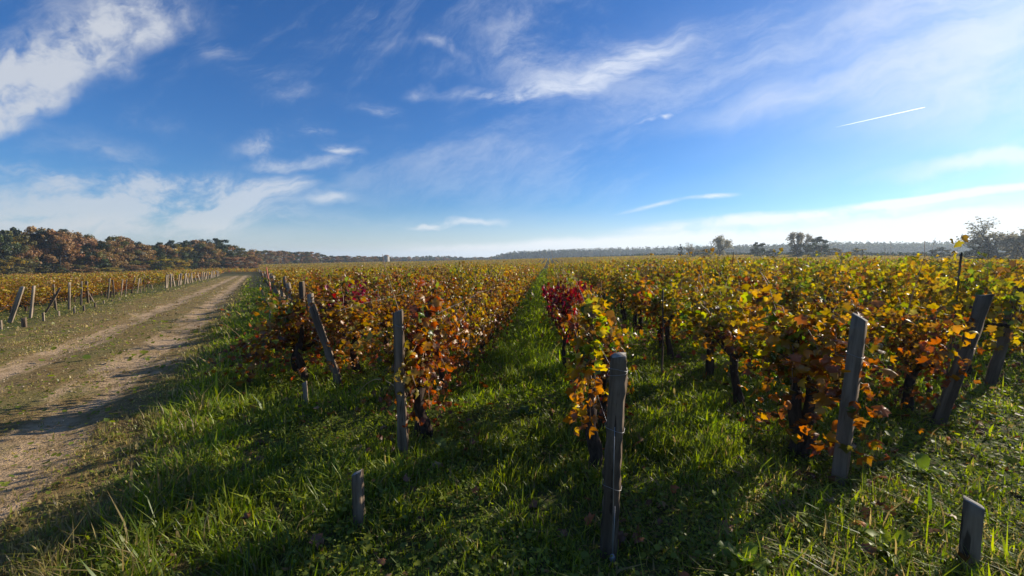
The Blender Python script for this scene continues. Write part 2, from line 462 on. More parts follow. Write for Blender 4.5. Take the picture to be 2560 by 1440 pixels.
def add_leaves(mb, P, nrm, size, cols, rg, curl=.35, brown_edge=.25, tipdown=1.0):
    n = len(P)
    dn = np.stack([rg.normal(0, .45, n), rg.normal(0, .45, n), -tipdown * np.ones(n)], -1)
    Rm = frames(nrm, dn, rg)
    L = np.zeros((n, 13, 3)); L[:, :, :2] = LEAF_XY[None] * (1 + rg.normal(0, .07, (n, 13, 1)))
    r2 = (L[:, :, :2] ** 2).sum(-1)
    cu = np.abs(rg.normal(curl, curl * .7, (n, 1))) * np.where(rg.random((n, 1)) < .3, -1, 1)
    L[:, :, 2] = -cu * r2 + rg.normal(0, .25, (n, 1)) * np.abs(L[:, :, 0]) + rg.normal(0, .05, (n, 13))
    shrink = 1 / (1 + .9 * np.abs(cu)[:, :, None] * r2[:, :, None])
    L[:, :, :2] *= shrink
    L *= size[:, None, None]
    V = P[:, None] + np.einsum('nij,nkj->nki', Rm, L)
    cc_ = np.repeat(cols[:, None], 13, 1) * (1 + rg.normal(0, .08, (n, 13, 1)))
    be = (rg.random((n, 1, 1)) * brown_edge * 2) * (rg.random((n, 13, 1)) ** 1.5); be[:, 0] = 0
    cc_ = cc_ * (1 - be) + np.array((.16, .06, .02)) * be
    F_ = (np.arange(n)[:, None, None] * 13 + LEAF_F[None]).reshape(-1, 3)
    mb.add(V.reshape(-1, 3), [F_], np.clip(cc_.reshape(-1, 3), 0.002, 1))

# ------------------------------------------------------------------ vines
KINDS = {
  'sunny': dict(w=dict(yellow=.23, gold=.16, ygreen=.24, green=.18, orange=.03, rust=.055, brown=.16, red=.006), low=dict(yellow=.22, gold=.2, orange=.10, rust=.11, ygreen=.16, green=.10, brown=.16, red=.01), n=37, curl=.55, sz=(.05, .112)),
  'dull':  dict(w=dict(yellow=.10, gold=.16, ygreen=.10, green=.11, orange=.12, rust=.20, brown=.19, tan=.03, crimson=.015), low=dict(gold=.1, orange=.2, rust=.26, brown=.3, green=.1, red=.008), n=48, curl=.85, sz=(.05, .10)),
  'ochre': dict(w=dict(yellow=.14, gold=.28, ygreen=.10, green=.07, orange=.14, rust=.14, brown=.14), low=dict(gold=.2, orange=.2, rust=.3, brown=.25), n=44, curl=.55, sz=(.055, .105)),
  'red':   dict(w=dict(red=.3, crimson=.40, rust=.2, brown=.06, green=.04), low=dict(ygreen=.2, crimson=.1, rust=.2, brown=.3, green=.2), n=40, curl=.55, sz=(.07, .11)),
}
def build_vine(seed, kind, spread=.55, thin=1.0, hang=.35):
    rg = np.random.default_rng(seed); K = KINDS[kind]
    tr = MB(); ca = MB(); fo = MB()
    # trunk: gnarled stump that forks into two arms
    h = rg.uniform(.46, .6) + (.10 if kind == 'sunny' else 0); n = 9
    u = np.linspace(0, 1, n)
    ax = rg.normal(0, .035, 2); ph = rg.uniform(0, 6, 2)
    P = np.stack([ax[0] * u + .03 * np.sin(u * 7 + ph[0]) * u, ax[1] * u + .04 * np.sin(u * 6 + ph[1]) * u, -.06 + u * (h + .06)], -1)
    rad = .032 + .018 * (1 - u) ** 2 + .012 * rg.random(n) + .022 * np.exp(-((u - 1) / .12) ** 2)
    tr.tube(P, rad, 9)
    for sgn in (-1, 1):
        ln = rg.uniform(.28, .45); a = np.linspace(0, 1, 6)
        Q = P[-1] + np.stack([rg.normal(0, .03) * a, sgn * ln * a, -.03 + .12 * a + .03 * np.sin(a * 5 + rg.uniform(0, 6))], -1)
        tr.tube(Q, .034 - .014 * a + .006 * rg.random(6), 7)
    heads = [P[-1] + (0, s * rg.uniform(.02, .42), rg.uniform(.02, .12)) for s in (-1, 1) for _ in range(5)]
    LP, LN, LC = [], [], []
    for hp in heads:
        a = np.linspace(0, 1, 9)
        top = rg.uniform(1.05, 1.58); dx = rg.normal(0, .20); dy = rg.normal(0, .28 * spread / .55)
        droop = max(0, rg.normal(-.05, .35)) + hang * {'sunny': .6, 'dull': 1.8}.get(kind, 1) * rg.random()
        Q = np.stack([hp[0] + dx * a ** 1.3 * (1 + droop), hp[1] + dy * a + .04 * np.sin(a * 6 + rg.uniform(0, 6)),
                      hp[2] + (top - hp[2]) * (a - .35 * droop * a ** 2 * 2.2)], -1)
        Q += rg.normal(0, .012, Q.shape)
        ca.tube(Q, .006 - .003 * a, 4)
        m = int(K['n'] * thin * rg.uniform(.7, 1.25))
        t = rg.uniform(.02, 1, m) * 8; i = np.minimum(t.astype(int), 7); fr = (t - i)[:, None]
        pos = Q[i] * (1 - fr) + Q[i + 1] * fr
        off = rg.normal(0, 1, (m, 3)) * (.095, .095, .06)
        pos = pos + off; pos[:, 2] -= .02
        nr = off * 6 + rg.normal(0, .8, (m, 3)); nr[:, 2] += .45
        sc1 = pal(K['w'], 1, rg); LC.append(np.repeat(sc1, m, 0))
        LP.append(pos); LN.append(nr)
        # lateral twig
        if rg.random() < .6:
            k = rg.integers(3, 8); b = np.linspace(0, 1, 4)
            d = rg.normal(0, .22, 3); d[2] -= .1
            ca.tube(Q[k] + b[:, None] * d + np.stack([0 * b, 0 * b, -.08 * b * b], -1), .003 - .0015 * b, 3)
            m2 = int(8 * thin)
            f = rg.random((m2, 1)); pos = Q[k] + f * d + rg.normal(0, .05, (m2, 3))
            LP.append(pos); LN.append(rg.normal(0, .8, (m2, 3)) + (0, 0, .4)); LC.append(np.repeat(sc1, m2, 0))
    # leaves left low round the head of the stump
    m = int({'dull': 230, 'sunny': 120}.get(kind, 110) * thin)
    pos = np.stack([rg.normal(0, .16, m), rg.uniform(-spread, spread, m), rg.uniform({'red': .62, 'sunny': .42, 'dull': .16}.get(kind, .34), 1.0, m)], -1)
    LP.append(pos); LN.append(rg.normal(0, .8, (m, 3)) + (0, 0, .3)); LC.append(np.repeat(pal(K['low'], m // 6 + 1, rg), 6, 0)[:m])
    # one bare cane that sticks out above the row
    if rg.random() < .8:
        a = np.linspace(0, 1, 7); d = rg.normal(0, .18, 2)
        Q = np.stack([d[0] * a, rg.uniform(-.3, .3) + d[1] * a * 2, .8 + a * rg.uniform(.7, 1.0)], -1) + rg.normal(0, .01, (7, 3))
        ca.tube(Q, .006 - .004 * a, 4)
    P_ = np.concatenate(LP); N_ = np.concatenate(LN)
    n = len(P_)
    sz = rg.uniform(*K['sz'], n)
    hi = pal(K['w'], n, rg); lo = pal(K['low'], n, rg)
    f = (rg.random(n) > sst(.45, 1.05, P_[:, 2]))[:, None]
    cols = (np.where(f, lo, hi) * .5 + np.concatenate(LC) * .5) * rg.uniform(.45, 1.1, (n, 1))
    # neighbouring leaves on one shoot turn together
    dull = (np.abs(cols - np.array(PAL['brown'])).sum(1) < .1)
    add_leaves(fo, P_, N_, np.where(dull, sz * .85, sz), cols, rg, K['curl'])
    return (tr.mesh('vine_trunk', M_TRUNK, True), ca.mesh('vine_canes', M_CANE, True), fo.mesh('vine_foliage', M_LEAF))

VINES = {k: [build_vine(100 * i + 11 * j, k) for j in range(n)] for i, (k, n) in enumerate((('sunny', 7), ('dull', 7), ('ochre', 5), ('red', 2)))}
def vine_h(x, side):
    return .84 if side == 'beyond' else float(np.interp(x, [-12, -4, -1, 1.0, 2.1, 4, 6, 12, 30], [.95, .98, .93, .88, .94, 1.04, 1.06, 1.04, .96]))
ORD = ['first', 'second', 'third', 'fourth', 'fifth', 'sixth', 'seventh', 'eighth', 'ninth', 'tenth', 'eleventh', 'twelfth', 'thirteenth', 'fourteenth', 'fifteenth', 'sixteenth',
       'seventeenth', 'eighteenth', 'nineteenth', 'twentieth']
def ordw(i):
    if i < 20: return ORD[i]
    tens = {20: 'twenty', 30: 'thirty', 40: 'forty', 50: 'fifty', 60: 'sixty'}
    k = i + 1
    t, r = k // 10 * 10, k % 10
    if r == 0: return {30: 'thirtieth', 40: 'fortieth', 50: 'fiftieth', 60: 'sixtieth'}.get(t, 'last')
    return tens[t] + '-' + ORD[r - 1]

def place_vine(meshes, x, y, rz, sc, label, group):
    e = thing('grapevine', label, 'grapevine', (x, y, zt(x, y)), group, rz)
    e.scale = sc
    for nm, me in zip(('trunk', 'canes', 'foliage'), meshes): obj(nm, me, e)
    return e

RX = [.44 if k == 0 else .36 + 1.7 * k for k in range(0, 70)]            # rows from the grass alley to the right
LX = [-1.16 - 1.55 * k for k in range(0, 90)]         # rows from the grass alley to the left
def row_start(x):
    if x > .3: return float(np.interp(x, [.34, 2.05, 3.74, 5.47, 120], [2.29, 3.13, 4.34, 5.7, 96]))
    return ((1.3 - x) * .811 - .1) / .584
def cam_uv(x, y):
    D = x * HEAD[0] + y * HEAD[1]; L = x * RIGHT[0] + y * RIGHT[1]
    return D, L
cand = []
VSP = 1.12
for side, XS in (('right', RX), ('left', LX)):
    for k, x in enumerate(XS):
        y0 = row_start(x) + (.35 if x > -1 else .5)
        if side == 'left' and k > 2: y0 = row_start(x) + .45
        if side == 'right' and k == 0: y0 = 3.75
        if side == 'right' and k == 1: y0 = 3.55
        for j in range(45):
            y = y0 + j * VSP
            D, L = cam_uv(x, y)
            if D < .5 or abs(L) > 1.25 * D + 2.6: continue
            cand.append((math.hypot(x, y), side, k, j, x, y))
# the block beyond the track: rows end at the track and run away behind it
for k in range(0, 30):
    x = -14.2 - 1.62 * k
    ye = ((1.3 - x) * .811 - 8.35) / .584
    for j in range(40):
        y = ye - .9 - j * VSP
        D, L = cam_uv(x, y)
        if D < 2 or L < -1.25 * D - 1.5: continue
        cand.append((math.hypot(x, y) * 1.0, 'beyond', k, j, x, y))
cand.sort()
RIGHTC = [c for c in cand if c[1] != 'beyond'][:232]
BEY = [c for c in cand if c[1] == 'beyond'][:66]
R_LIM = RIGHTC[-1][0]; B_LIM = BEY[-1][0]
taken = set()
LOOK = {'sunny': 'yellow-green', 'dull': 'browning', 'ochre': 'ochre-leaved', 'red': 'crimson'}
for d, side, k, j, x, y in RIGHTC + BEY:
    taken.add((side, k, j))
    if side == 'beyond':
        kind = 'ochre'
        label = f'ochre grapevine beyond the dirt track, {ordw(j)} from the posts in its {ordw(k)} row'
        grp = 'grapevines beyond the dirt track'
    else:
        if side == 'right' and k == 0 and j in (0, 1, 2): continue
        if j > 1 and random.random() < .07: continue
        kind = 'sunny' if (side == 'right' or random.random() < sst(5, 24, d + x * .5) * .7) else 'dull'
        if side == 'right' and random.random() < .12: kind = 'dull'
        if side == 'left' and k > 2 and random.random() < .35: kind = 'ochre'
        label = f'{LOOK[kind]} grapevine, {ordw(j)} plant back in the {ordw(k)} row {side} of the grass alley'
        grp = 'grapevines in rows'
    me = random.choice(VINES[kind])
    place_vine(me, x + random.gauss(0, .04), y + random.gauss(0, .07), random.choice((0, math.pi)) + random.gauss(0, .15),
               (random.uniform(.9, 1.2) * (.8 if (side != 'beyond' and k == 0) else 1), random.uniform(.95, 1.12), random.uniform(.94, 1.06) * vine_h(x, side)), label, grp)

place_vine(VINES['red'][0], .24, 6.1, .1, (.66, .72, 1.04), 'bright crimson grapevine beside the grass alley, behind the hanging orange vine', 'grapevines in rows')
place_vine(VINES['dull'][3], .50, 3.95, .2, (.75, .8, .84), 'browning orange-tinged grapevine right behind the wire-bound post', 'grapevines in rows')
place_vine(VINES['sunny'][1], .52, 4.9, 3.2, (.7, .9, .84), 'low yellow-green grapevine between the hanging orange vine and the crimson one', 'grapevines in rows')
# ragged end-of-row vines with their own shape
v = build_vine(900, 'dull', .8, 1.2, 1.3)
e = place_vine(v, -3.55, 5.75, R(70), (1.1, 1.15, .92), 'sprawling rust-brown grapevine drooping to the grass in front of the leaning grey post', 'grapevines in rows')
v = build_vine(901, 'red', .4, .8, .5)
place_vine(v, -3.75, 7.6, R(40), (1, 1.2, 1.0), 'dark crimson grapevine behind the top of the leaning grey post', 'grapevines in rows')

# every vine farther off: one mass of row foliage
def far_rows():
    rg = np.random.default_rng(55)
    VS, FS, CS, n0 = [], [], [], 0
    acc = []
    def rows():
        for side, XS in (('right', RX), ('left', LX)):
            for k, x in enumerate(XS): yield side, k, x, row_start(x) + .4, 330.0
        for k in range(90):
            x = 2.0 + 0
        return
    segs = []
    xr = [('right', k, .36 + 1.7 * k) for k in range(0, 215)] + [('left', k, -1.16 - 1.55 * k) for k in range(0, 91)]
    for side, k, x in xr:
        ya = row_start(x) + .5
        ys = np.arange(ya, 330, 1.0); ys = ys[(ys < 50) | (ys > 57) | (x < -22)]
        segs.append(np.stack([np.full_like(ys, x), ys, np.full_like(ys, 0.0 if side == 'right' else 1.0)], -1))
    for k in range(0, 74):
        x = -14.2 - 1.62 * k
        ye = ((1.3 - x) * .811 - 8.35) / .584 - .6
        if ye > 118: ye = 118
        ys = np.arange(ye, -10, -1.0)
        segs.append(np.stack([np.full_like(ys, x), ys, np.full_like(ys, 2.0)], -1))
    for k in range(26):                              # short rows that close the end of the track
        x = -64 - 1.6 * k
        ys = np.arange(112.0, 126, 1.0)
        segs.append(np.stack([np.full_like(ys, x), ys, np.full_like(ys, 2.0)], -1))
    S = np.concatenate(segs)
    D = S[:, 0] * HEAD[0] + S[:, 1] * HEAD[1]; L = S[:, 0] * RIGHT[0] + S[:, 1] * RIGHT[1]
    r = np.hypot(S[:, 0], S[:, 1])
    lim = np.where(S[:, 2] == 2, B_LIM, R_LIM) - .3
    keep = (D > 2) & (np.abs(L) < 1.24 * D + 2) & (r > lim) & ((S[:, 2] < 2) | (r < 190))
    S = S[keep]; r = r[keep]
    for lo, hi, per, size, zlo in ((0, 40, 240, .10, .42), (40, 58, 110, .13, .5), (58, 90, 85, .15, .45), (90, 150, 36, .21, .45), (150, 400, 12, .32, .45)):
        m = (r >= lo) & (r < hi)
        P = np.repeat(S[m], per, 0)
        n = len(P)
        if not n: continue
        y = P[:, 1] + rg.random(n)
        x = P[:, 0] + rg.normal(0, .15 if lo < 58 else .08, n)
        # height of each plant's top wanders along the row
        top = np.where(P[:, 2] == 2, 1.12, np.interp(P[:, 0], [-12, 1, 6, 30], [1.22, 1.18, 1.38, 1.3])) + .11 * np.sin(y * 2.3 + P[:, 0] * 7.7) + rg.normal(0, .08, n)
        top = np.where((P[:, 2] < 2) & (P[:, 1] > 52), top * .9, top)
        z = zlo + (top - zlo) * rg.random(n) ** .75
        w = np.where((P[:, 2] == 2)[:, None], pal(KINDS['ochre']['w'], n, rg), pal(KINDS['sunny']['w'], n, rg))
        w2 = pal(KINDS['dull']['w'], n, rg)
        w = np.where((rg.random(n) < np.where(P[:, 2] == 1, .55, .12))[:, None], w2, w)
        lw = pal(KINDS['dull']['low'], n, rg)
        w = np.where((rg.random(n) < sst(1.0, .55, z))[:, None], lw, w)
        plant = .78 + .4 * (np.sin(P[:, 0] * 12.9 + np.floor(P[:, 1]) * 78.2) * 43758.5 % 1)
        tan = np.where((P[:, 2] < 2) & (P[:, 1] > 52), .62, 0.0)[:, None]
        w = w * (1 - tan) + np.array((.30, .205, .050)) * tan
        pk = np.floor(P[:, 1] * 1.0) * 131 + np.round(P[:, 0] * 10) * 17
        pc = pal(KINDS['sunny']['w'], 997, rg)[(pk.astype(np.int64)) % 997]
        w = w * .62 + pc * .38
        w = w * plant[:, None] * rg.uniform(.75, 1.15, (n, 1))
        acc.append((np.stack([x, y, terr(x, y) + z], -1), np.full(n, size) * rg.uniform(.7, 1.25, n), w))
    P = np.concatenate([a[0] for a in acc]); Z = np.concatenate([a[1] for a in acc]); K = np.concatenate([a[2] for a in acc])
    n = len(P)
    nr = rg.normal(0, .8, (n, 3)); nr[:, 2] += .45
    Rm = frames(nr, np.stack([rg.normal(0, .5, n), rg.normal(0, .5, n), -np.ones(n)], -1), rg)
    T4 = np.array([(0, -.5, 0), (.52, .02, .12), (0, .5, 0), (-.52, .02, .12)])
    V = P[:, None] + np.einsum('nij,kj->nki', Rm, T4) * Z[:, None, None]
    Fq = np.arange(n * 4).reshape(-1, 4)
    Ft = np.concatenate([Fq[:, [0, 1, 2]], Fq[:, [0, 2, 3]]])
    return mesh_arrays('vineyard_foliage', V.reshape(-1, 3), [Ft], M_FARLEAF, np.clip(np.repeat(K, 4, 0), .002, 1))
tag(obj('vineyard_foliage', far_rows()), 'golden mass of vine rows stretching over the plain to the far hill', 'vineyard', kind='stuff')

# ------------------------------------------------------------------ posts, stakes, wires
def post_mesh(name, h, w, d, seed, mat, slant=.02, rough=.006, taper=.96, corner=.22, rings=14, crack=False, chip=0.0):
    """weathered post standing at its origin: rounded-square section, wandering faces, sawn or split top"""
    rg = np.random.default_rng(seed)
    m = 20 if rings > 20 else 12
    th = np.linspace(0, 2 * np.pi, m, endpoint=False) + math.pi / m
    p = 2 / corner
    cx = np.sign(np.cos(th)) * np.abs(np.cos(th)) ** (2 / p); cy = np.sign(np.sin(th)) * np.abs(np.sin(th)) ** (2 / p)
    zz = np.linspace(-.12, h, rings)
    bend = rg.normal(0, .004, 2)
    prof = rg.normal(0, rough, m)
    V = []
    for i, z in enumerate(zz):
        f = 1 + (taper - 1) * max(0, z) / h
        jit = rg.normal(0, rough * .6, m) + prof
        x = cx * (w / 2 * f + jit); y = cy * (d / 2 * f + jit)
        if crack: x = x - np.where((np.arange(m) == 2), .018, 0)
        zi = np.full(m, z)
        if i == rings - 1: zi = z + slant * (x / (w / 2)) + rg.normal(0, abs(rough) * .8, m) - chip * rg.random(m) ** 2
        V.append(np.stack([x + bend[0] * math.sin(z * 2), y + bend[1] * math.sin(z * 2.5), zi], -1))
    V = np.concatenate(V + [np.array([[0, 0, h + (rough * 1.2)]])])
    i = np.arange(rings - 1)[:, None] * m; j = np.arange(m)[None]; k = (j + 1) % m
    q = np.stack([i + j, i + k, i + m + k, i + m + j], -1).reshape(-1, 4)
    b = (rings - 1) * m
    cap = np.stack([b + np.arange(m), b + (np.arange(m) + 1) % m, np.full(m, len(V) - 1)], -1)
    return mesh_arrays(name, V, [q, cap], [mat, M_END_SUN], None, False, [0] * len(q) + [1] * len(cap))

def lean_rot(dx, dy):
    """rotation that sends +Z to (dx,dy,1): dx, dy are the top's offset per metre of height"""
    return Vector((dx, dy, 1)).normalized().to_track_quat('Z', 'Y').to_euler()

def loop_mesh(w, d, z, r=.003, seed=0, turns=2):
    rg = np.random.default_rng(seed); mb = MB()
    for k in range(turns):
        a = np.linspace(0, 2 * np.pi, 25)
        rr = 1 / np.maximum(np.abs(np.cos(a)) / (w / 2 + .006), np.abs(np.sin(a)) / (d / 2 + .006)) 
        rr = np.minimum(rr, .5 * (w + d) / 2 * 1.25 + .006)
        P = np.stack([rr * np.cos(a), rr * np.sin(a), z + .012 * np.sin(a + rg.uniform(0, 6)) + .014 * k], -1)
        mb.tube(P, r, 5, cap=False)
    return mb.mesh('wire_loop', M_WIRE, True)

def place_post(name, label, cat, base, top, meshargs, mat, group, z_rot=None):
    """base: ground point; top: (dx, dy) lean per metre"""
    x, y = base
    me = post_mesh(name, *meshargs, mat=mat)
    o = obj(name, me, None, (x, y, zt(x, y)))
    q = Vector((top[0], top[1], 1)).normalized().to_track_quat('Z', 'Y')
    spin = Matrix.Rotation(z_rot if z_rot is not None else 0, 4, 'Z').to_quaternion()
    # keep the section facing the row before leaning
    up = Vector((0, 0, 1)); ax_ = up.rotation_difference(Vector((top[0], top[1], 1)).normalized())
    o.rotation_euler = (ax_ @ spin).to_euler()
    return tag(o, label, cat, group)

GP = 'wooden posts at the ends of the vine rows'
# near posts, one by one
p0 = place_post('vine_post', 'thick cracked grey post bound with wire, nearest the camera beside the grass alley', 'post', (.335, 2.29), (.035, .02), (1.12, .105, .10, 1, ), M_POSTD, GP, R(-15))
p0.data = post_mesh('vine_post', 1.12, .088, .08, 1, M_POSTD, .006, .0080, .93, .28, 26, True, .022)
for zc, tn in ((1.02, 2), (.72, 1), (.40, 1)): obj('wire_loop', loop_mesh(.088, .08, zc, .0014, int(zc * 100), tn), p0)
mb = MB()
mb.tube([(.005, -.056, .74), (.012, -.062, .5), (.022, -.066, .25), (.028, -.07, .03), (.03, -.08, -.05)], .0018, 5)
mb.tube([(.028, -.066, .32), (.030, -.068, .1), (.031, -.072, .03)], .0016, 5)
obj('tension_wire', mb.mesh('tension_wire', M_WIRE, True), p0)
tb = MB()
a = np.linspace(0, 1, 9); tb.tube(np.stack([.029 + 0 * a, -.074 + 0 * a, .015 + .05 * a], -1), .016 * np.sqrt(np.maximum(.05, 1 - (2 * a - 1) ** 2)), 10)
obj('wire_tensioner', tb.mesh('wire_tensioner', M_IRON, True), p0)

p1 = place_post('vine_post', 'clean-cut grey plank post with a slanted top, between green alley and yellow vines', 'post', (2.05, 3.12), (.045, -.03), (1.26, .112, .07, 2), M_POST, GP, R(-47))
p1.data = post_mesh('vine_post', 1.19, .086, .06, 2, M_POST, -.022, .0012, .97, .12)
obj('wire_loop', loop_mesh(.088, .065, .93, .002, 5, 1), p1)
p2 = place_post('vine_post', 'dark post leaning right among bright yellow vine leaves', 'post', (3.72, 4.34), (.32, .06), (1.30, .095, .07, 3), M_POSTD, GP, R(-40))
p3 = place_post('vine_post', 'dark leaning post half hidden in leaves at the right picture edge', 'post', (5.45, 5.72), (.27, .06), (1.3, .10, .07, 4), M_POSTD, GP, R(-42))
l1 = place_post('vine_post', 'narrow upright grey post wrapped in curled orange vine leaves', 'post', (-1.16, 3.30), (-.025, .01), (1.2, .085, .075, 5), M_POSTD, GP, R(-10))
l1.data = post_mesh('vine_post', 1.2, .06, .05, 5, M_POST, .01, .006, .92, .3)
obj('wire_loop', loop_mesh(.056, .048, 1.08, .002, 15, 2), l1)
obj('wire_loop', loop_mesh(.06, .05, .52, .002, 16, 1), l1)
l2 = place_post('vine_post', 'grey post leaning left, front of the browning vines with a pale sunlit edge', 'post', (-2.69, 5.27), (-.36, .05), (1.12, .085, .06, 6), M_POST, GP, R(12))

def stake(x, y, h, w, seed, label, mat=M_POST, lean=(0, 0), grp='short stakes driven into the grass', rz=0, slant=.012):
    o = place_post('anchor_stake', label, 'stake', (x, y), lean, (h, w, w * .75, seed), mat, grp, rz)
    o.data = post_mesh('anchor_stake', h, w, w * .75, seed, mat, slant, .0018, .98, .14, 8)
    return o
stake(-1.14, 2.42, .33, .058, 21, 'short square grey stake in dark grass, nearest left of the wire-bound post', M_POST, (-.03, 0), rz=R(5))
stake(-2.71, 4.52, .29, .045, 22, 'thin weathered stake with a split side standing before the leaning grey post', M_POSTL, (-.03, 0), rz=R(15))
stake(2.13, 2.27, .365, .074, 23, 'squat grey stake with slanted pale top in the bottom right corner', M_POST, (.01, 0), rz=R(-43), slant=-.014)

# receding end posts along the field's edge
k_names = ['white-edged grey end post', 'dark stubby end post', 'thin grey end post', 'leaning grey end post', 'pale slim end post']
FARP = [post_mesh('vine_post', 1.15, .10, .09, 40 + i, (M_POSTL, M_POST, M_POSTL, M_POSTD)[i % 4], .01, .004, .93, .25, 6) for i in range(8)]
rp = random.Random(4)
for k in range(2, 48):
    x = LX[k]; y = row_start(x)
    lean = (rp.gauss(-.12, .12), rp.gauss(-.05, .08))
    if k in (7, 8): lean = (-.32, 0)
    me = FARP[k % 8] if k != 7 else FARP[0]
    o = obj('vine_post', me, None, (x, y, zt(x, y)))
    o.rotation_euler = Vector((0, 0, 1)).rotation_difference(Vector((lean[0], lean[1], 1)).normalized()).to_euler()
    s_ = rp.uniform(.85, 1.12) * (1.35 if k == 7 else 1); o.scale = (s_, s_, rp.uniform(.9, 1.1))
    mname = {M_POSTL: 'pale', M_POST: 'grey', M_POSTD: 'dark'}[me.materials[0]]
    tag(o, f'{mname} post ending the {ordw(k)} row left of the grass alley, beside the track', 'post', 'end posts along the near side of the track')
for k in (4, 6, 9, 10, 13):
    x, y = LX[k] - .5, row_start(LX[k]) - .42
    stake(x, y, .34, .05, 60 + k, f'short stake in front of the {ordw(k)} end post right of the track', M_POSTL, (rp.gauss(0, .1), 0), rz=rp.random())

# posts and stakes beyond the track, set where the photograph shows them
GB = 'end posts along the far side of the track'
LP_ = [((25, 807), 1.24, .13, (.34, .1), 'wide pale plank post leaning right, leftmost beyond the track', M_POSTL),
       ((76, 795), 1.15, .085, (.13, .05), 'pale upright post, second from the left beyond the track', M_POSTL),
       ((113, 783), 1.2, .07, (.60, .1), 'grey brace pole slanting across an upright post beyond the track', M_POST),
       ((140, 775), 1.1, .085, (-.03, 0), 'upright post crossed by a slanting brace pole beyond the track', M_POST),
       ((173, 773), 1.18, .085, (.10, 0), 'slim tan post standing clear between two gaps beyond the track', M_POSTL),
       ((202, 763), 1.16, .08, (.12, 0), 'straight pale post left of the braced post beyond the track', M_POSTL),
       ((221, 758), 1.15, .10, (-.02, 0), 'thick grey post propped by a short brace beyond the track', M_POST),
       ((235, 757), .75, .055, (-.40, -.1), 'short brace propping the thick grey post beyond the track', M_POSTL),
       ((270, 748), 1.25, .075, (.17, 0), 'tall pale post right of the propped post beyond the track', M_POSTL),
       ((286, 745), 1.1, .07, (-.03, 0), 'dark thin post between two pale posts beyond the track', M_POSTD),
       ((302, 740), 1.1, .075, (.18, 0), 'first of a pair of pale leaning posts beyond the track', M_POSTL),
       ((313, 740), 1.1, .07, (.17, 0), 'second of a pair of pale leaning posts beyond the track', M_POSTL),
       ((328, 733), 1.2, .08, (.36, 0), 'steeply leaning pale post left of the dense post cluster beyond the track', M_POSTL),
       ((343, 733), 1.1, .07, (.2, 0), 'pale post with slight right lean opening the dense cluster beyond the track', M_POSTL),
       ((352, 732), 1.15, .065, (.05, 0), 'thin upright pale post inside the dense cluster beyond the track', M_POSTL),
       ((361, 728), 1.1, .065, (-.03, 0), 'thin grey post inside the dense cluster beyond the track', M_POST),
       ((372, 722), 1.25, .08, (-.26, 0), 'pale post leaning left in the dense cluster beyond the track', M_POSTL),
       ((381, 723), 1.2, .08, (-.16, 0), 'pale post leaning slightly left, right end of the dense cluster beyond the track', M_POSTL)]
for i, (b, h, w, ln, lab, mt) in enumerate(LP_):
    q = unproj(*b)
    o = place_post('vine_post', lab, 'post', (q[0], q[1]), ln, (h, w, w * .8, 80 + i), mt, GB, R(30))
    o.data = post_mesh('vine_post', h, w * .85, w * .65, 80 + i, mt, .012, .004, .95, .25, 8)
for i in range(40):
    s_ = 8.05 + rp.gauss(0, .12); t_ = 50 + 1.75 * i + rp.gauss(0, .3)
    x = 1.3 + s_ * TN[0] + t_ * TD[0]; y = s_ * TN[1] + t_ * TD[1]
    o = obj('vine_post', FARP[(i * 2) % 8], None, (x, y, zt(x, y)))
    o.rotation_euler = Vector((0, 0, 1)).rotation_difference(Vector((rp.gauss(.04, .2), 0, 1)).normalized()).to_euler()
    o.scale = (1.15, 1.15, rp.uniform(.95, 1.15))
    tag(o, f'distant thin end post beyond the track, {ordw(i)} after the dense post cluster', 'post', GB)
GSK = 'short stakes along the far side of the track'
for i, (u, vv, h, w, lab) in enumerate([(2, 824, .26, .07, 'short pale stake at the left picture edge beyond the track'),
        (27, 782, .30, .07, 'reddish short stake behind the leaning plank post beyond the track'),
        (61, 818, .28, .10, 'broad brown stake below the leaning plank post beyond the track'),
        (109, 803, .28, .055, 'brightly sunlit stake at the foot of the brace pole beyond the track'),
        (148, 790, .18, .05, 'small sunlit stake right of the crossed posts beyond the track'),
        (186, 784, .23, .06, 'pale stake in front of the slim tan post beyond the track'),
        (210, 777, .22, .06, 'brown stake in front of the straight pale post beyond the track'),
        (238, 769, .22, .06, 'brown stake at the foot of the short brace beyond the track'),
        (260, 759, .16, .05, 'tiny bright stake left of the tall pale post beyond the track'),
        (281, 756, .17, .05, 'tiny brown stake in front of the dark thin post beyond the track'),
        (299, 751, .17, .05, 'tiny pale stake in front of the leaning post pair beyond the track')]):
    q = unproj(u, vv)
    stake(q[0], q[1], h, w, 120 + i, lab, M_POSTL if i not in (1, 2, 6, 7, 9) else M_POST, (rp.gauss(0, .05), 0), GSK, R(30))

# poles that stand up out of the rows
def pole(u, D, h, r, lean, label, mat):
    L = (u - 1280) / F * D
    x, y = (RIGHT * L + HEAD * D)[:2]
    mb = MB(); a = np.linspace(0, 1, 8)
    mb.tube(np.stack([.008 * np.sin(a * 5), .006 * np.sin(a * 7), -.1 + a * (h + .1)], -1), r * (1.05 - .15 * a), 7)
    o = obj('vine_pole', mb.mesh('vine_pole', mat, True), None, (x, y, zt(x, y)))
    o.rotation_euler = Vector((0, 0, 1)).rotation_difference(Vector((lean[0], lean[1], 1)).normalized()).to_euler()
    tag(o, label, 'pole', 'thin poles standing in the vine rows')
pole(2385, 5.6, 1.66, .013, (.05, 0), 'dark thin pole rising above the yellow leaves near the right edge', M_POSTD)
pole(676, 24, 1.62, .04, (-.14, 0), 'reddish pole sticking out of the vines beside the track', M_REDPOLE)
pole(1660, 5.8, 1.2, .012, (0, 0), 'dark thin pole in the second row right of the alley', M_POSTD)
pole(1832, 13, 1.75, .014, (0, 0), 'thin pole topped out above the right-hand rows below the hedge', M_POSTD)

